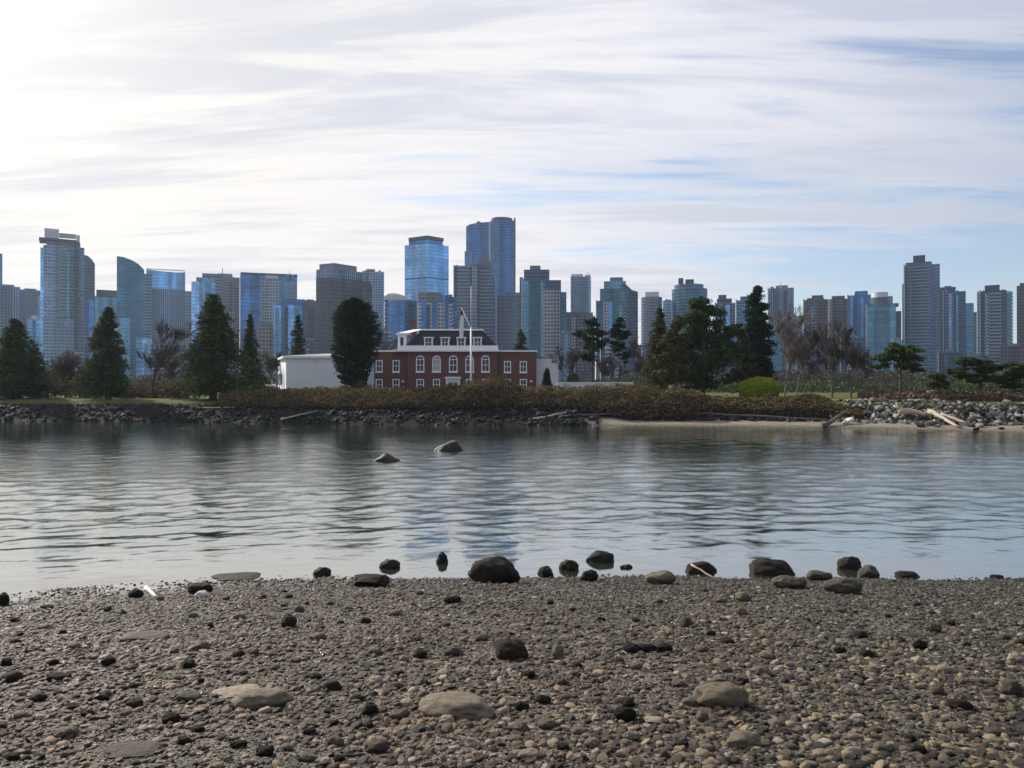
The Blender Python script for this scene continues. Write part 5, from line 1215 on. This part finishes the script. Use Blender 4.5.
T('silver capped tower right of the bright blue ribbed one', 860, [('shaft', 'R', 869, 893, 297, 'ribs'), ('cap', 'R', 872, 888.5, 292, 'steel', {'bot': 297.2, 'dz': 4}), ('side_step', 'B', 888, 893, 296, 'capb', {'dz': 5, 'dep': 8})])
T('pale teal balconied tower with an overhanging roof slab', 680, [('shaft', 'B', 866, 896, 305, 'tealp'), ('roof_slab', 'B', 868, 899, 303.6, 'capb', {'bot': 304.9, 'dz': -2, 'dep': 24}), ('balcony_stack', 'S', 886, 896.5, 307, 'steel', {'bot': 380}), ('right_wing', 'B', 896, 901.5, 311, 'dark', {'dz': 5, 'dep': 10})])
T('tallest tower on the right, slate blue with a pale right edge', 720, [('shaft', 'B', 904, 933.5, 264.5, 'slate'), ('crown', 'B', 906, 932, 262, 'slate', {'bot': 264.4, 'dz': 2, 'dep': 20}), ('pale_edge', 'B', 932.5, 940.2, 263.8, 'greyl', {'dz': 4, 'dep': 18}), ('left_flank', 'B', 902.4, 905, 284, 'slate', {'dz': 1, 'dep': 14}), ('roof_plant', 'B', 913.5, 925.5, 255.2, 'capd', {'bot': 262.2, 'dz': 7, 'dep': 9}), ('balcony_stack', 'S', 907, 930, 266, 'capb', {'bot': 376, 'out': 1.0})])
T('stepped blue tower right of the tallest one on the right', 760, [('shaft', 'B', 943, 966, 291.5, 'slate'), ('upper_step', 'B', 940, 956, 287, 'slate', {'dz': 6}), ('right_wing', 'B', 964, 974, 303, 'tealp', {'dz': 2}), ('roof_plant', 'B', 944.5, 951.5, 286, 'capd', {'bot': 287.2, 'dz': 8, 'dep': 8}), ('balcony_stack', 'S', 945, 954, 294, 'concrete', {'bot': 376}), ('glass_bay', 'B', 956, 962, 295, 'tealp', {'dz': -1, 'dep': 4}), ('white_edge', 'B', 972.5, 977, 312, 'grid', {'dz': 1, 'dep': 8})])
T('blue grey balconied tower second from the right edge', 700, [('shaft', 'B', 980, 1007, 290.5, 'dark'), ('left_edge', 'B', 977.3, 981, 291.5, 'greyl', {'dz': 2, 'dep': 14}), ('right_wing', 'B', 1006, 1012.6, 291, 'tealp', {'dz': 3, 'dep': 14}), ('roof_plant', 'B', 985, 1000, 285, 'capd', {'bot': 290.7, 'dz': 5, 'dep': 12}), ('balcony_stack', 'S', 984, 1002, 292, 'steel', {'bot': 376}), ('balcony_stack', 'S', 1006.4, 1013.6, 293, 'steel', {'dz': 3, 'bot': 376, 'out': 1.8})])
T('reddish brown tower cut by the right edge', 760, [('shaft', 'B', 1017, 1042, 285, 'brownl'), ('roof_step', 'B', 1020, 1040, 282.4, 'capd', {'bot': 285.2, 'dz': 2})])
# lower infill blocks glimpsed between trees and towers
r_ = random.Random(77)
low = [(444, 457, 297, 'deep'), (92, 112, 330, 'grey'), (112, 130, 318, 'tealp'), (136, 152, 338, 'sky'), (150, 186, 345, 'greyl'), (186, 206, 350, 'blue'), (214, 232, 345, 'grey'), (300, 318, 340, 'grey'), (372, 392, 330, 'greyl'), (392, 420, 340, 'deep'), (440, 470, 336, 'slate'), (560, 572, 332, 'grey'), (600, 622, 338, 'grey'), (636, 662, 345, 'brownl'), (700, 724, 335, 'slate'), (722, 742, 330, 'blue'), (752, 776, 338, 'tealp'), (796, 822, 336, 'grey'), (840, 866, 338, 'slate'), (892, 906, 340, 'tealp'), (938, 962, 352, 'dark'), (960, 990, 356, 'slate'), (1000, 1030, 346, 'brownl'), (-20, 16, 350, 'grey'), (60, 84, 352, 'greyl')]
for k, (a, b, y, m) in enumerate(low):
    side = 'left' if b < 330 else ('centre' if b < 700 else 'right')
    D = 560 + r_.random()*60
    nb = {'grey': 'grey', 'tealp': 'pale teal', 'sky': 'pale blue', 'greyl': 'light grey', 'blue': 'blue', 'deep': 'deep blue', 'slate': 'slate blue', 'brownl': 'brown', 'dark': 'dark blue'}[m]
    refs = [(14, 'the broad dark conifer at the left edge'), (108, 'the pointed conifer'), (152, 'the broad bare tree'), (213, 'the largest cedar'), (298, 'the spruce above the white hall'), (355, 'the egg shaped cypress'), (445, 'the brick building'), (567, 'the small white building'), (592, 'the left pine'), (619, 'the right pine'), (660, 'the loose olive conifer'), (703, 'the widest dark green tree'), (758, 'the tall narrow conifer'), (797, 'the tallest bare tree'), (851, 'the dark bare tree'), (900, 'the wide flat crowned pine'), (980, 'the broad leaning pine')]
    c_ = (a+b)/2; rf_ = min(refs, key=lambda q: abs(q[0]-c_)); sd_ = 'left of' if c_ < rf_[0]-4 else ('right of' if c_ > rf_[0]+4 else 'behind')
    T(f'low {nb} block below the skyline, {sd_} {rf_[1]}', D, [('shaft', 'B', a, b, y, m), ('roof_plant', 'B', a+(b-a)*.3, a+(b-a)*.65, y-2.5, 'capb', {'bot': y+.2, 'dz': 3, 'dep': 8})], 'building', 'low_rise_block', 'low blocks below the skyline')

# ------------------------------------------------------------------ air
HAZE = 0.00010
if HAZE:
    f = MB(); f.box(-4800, 4800, -4300, 4900, -3.2, 262)
    t = NT('haze_air'); v = t.n('ShaderNodeVolumePrincipled'); t.set(v, 'Color', (.62, .78, 1.0)); t.set(v, 'Density', HAZE); t.set(v, 'Anisotropy', .25)
    t.t.links.new(v.outputs[0], t.out.inputs['Volume'])
    tag(f.build('haze', t.m), 'thin blue haze over the harbour and city', 'haze', None, 'stuff')
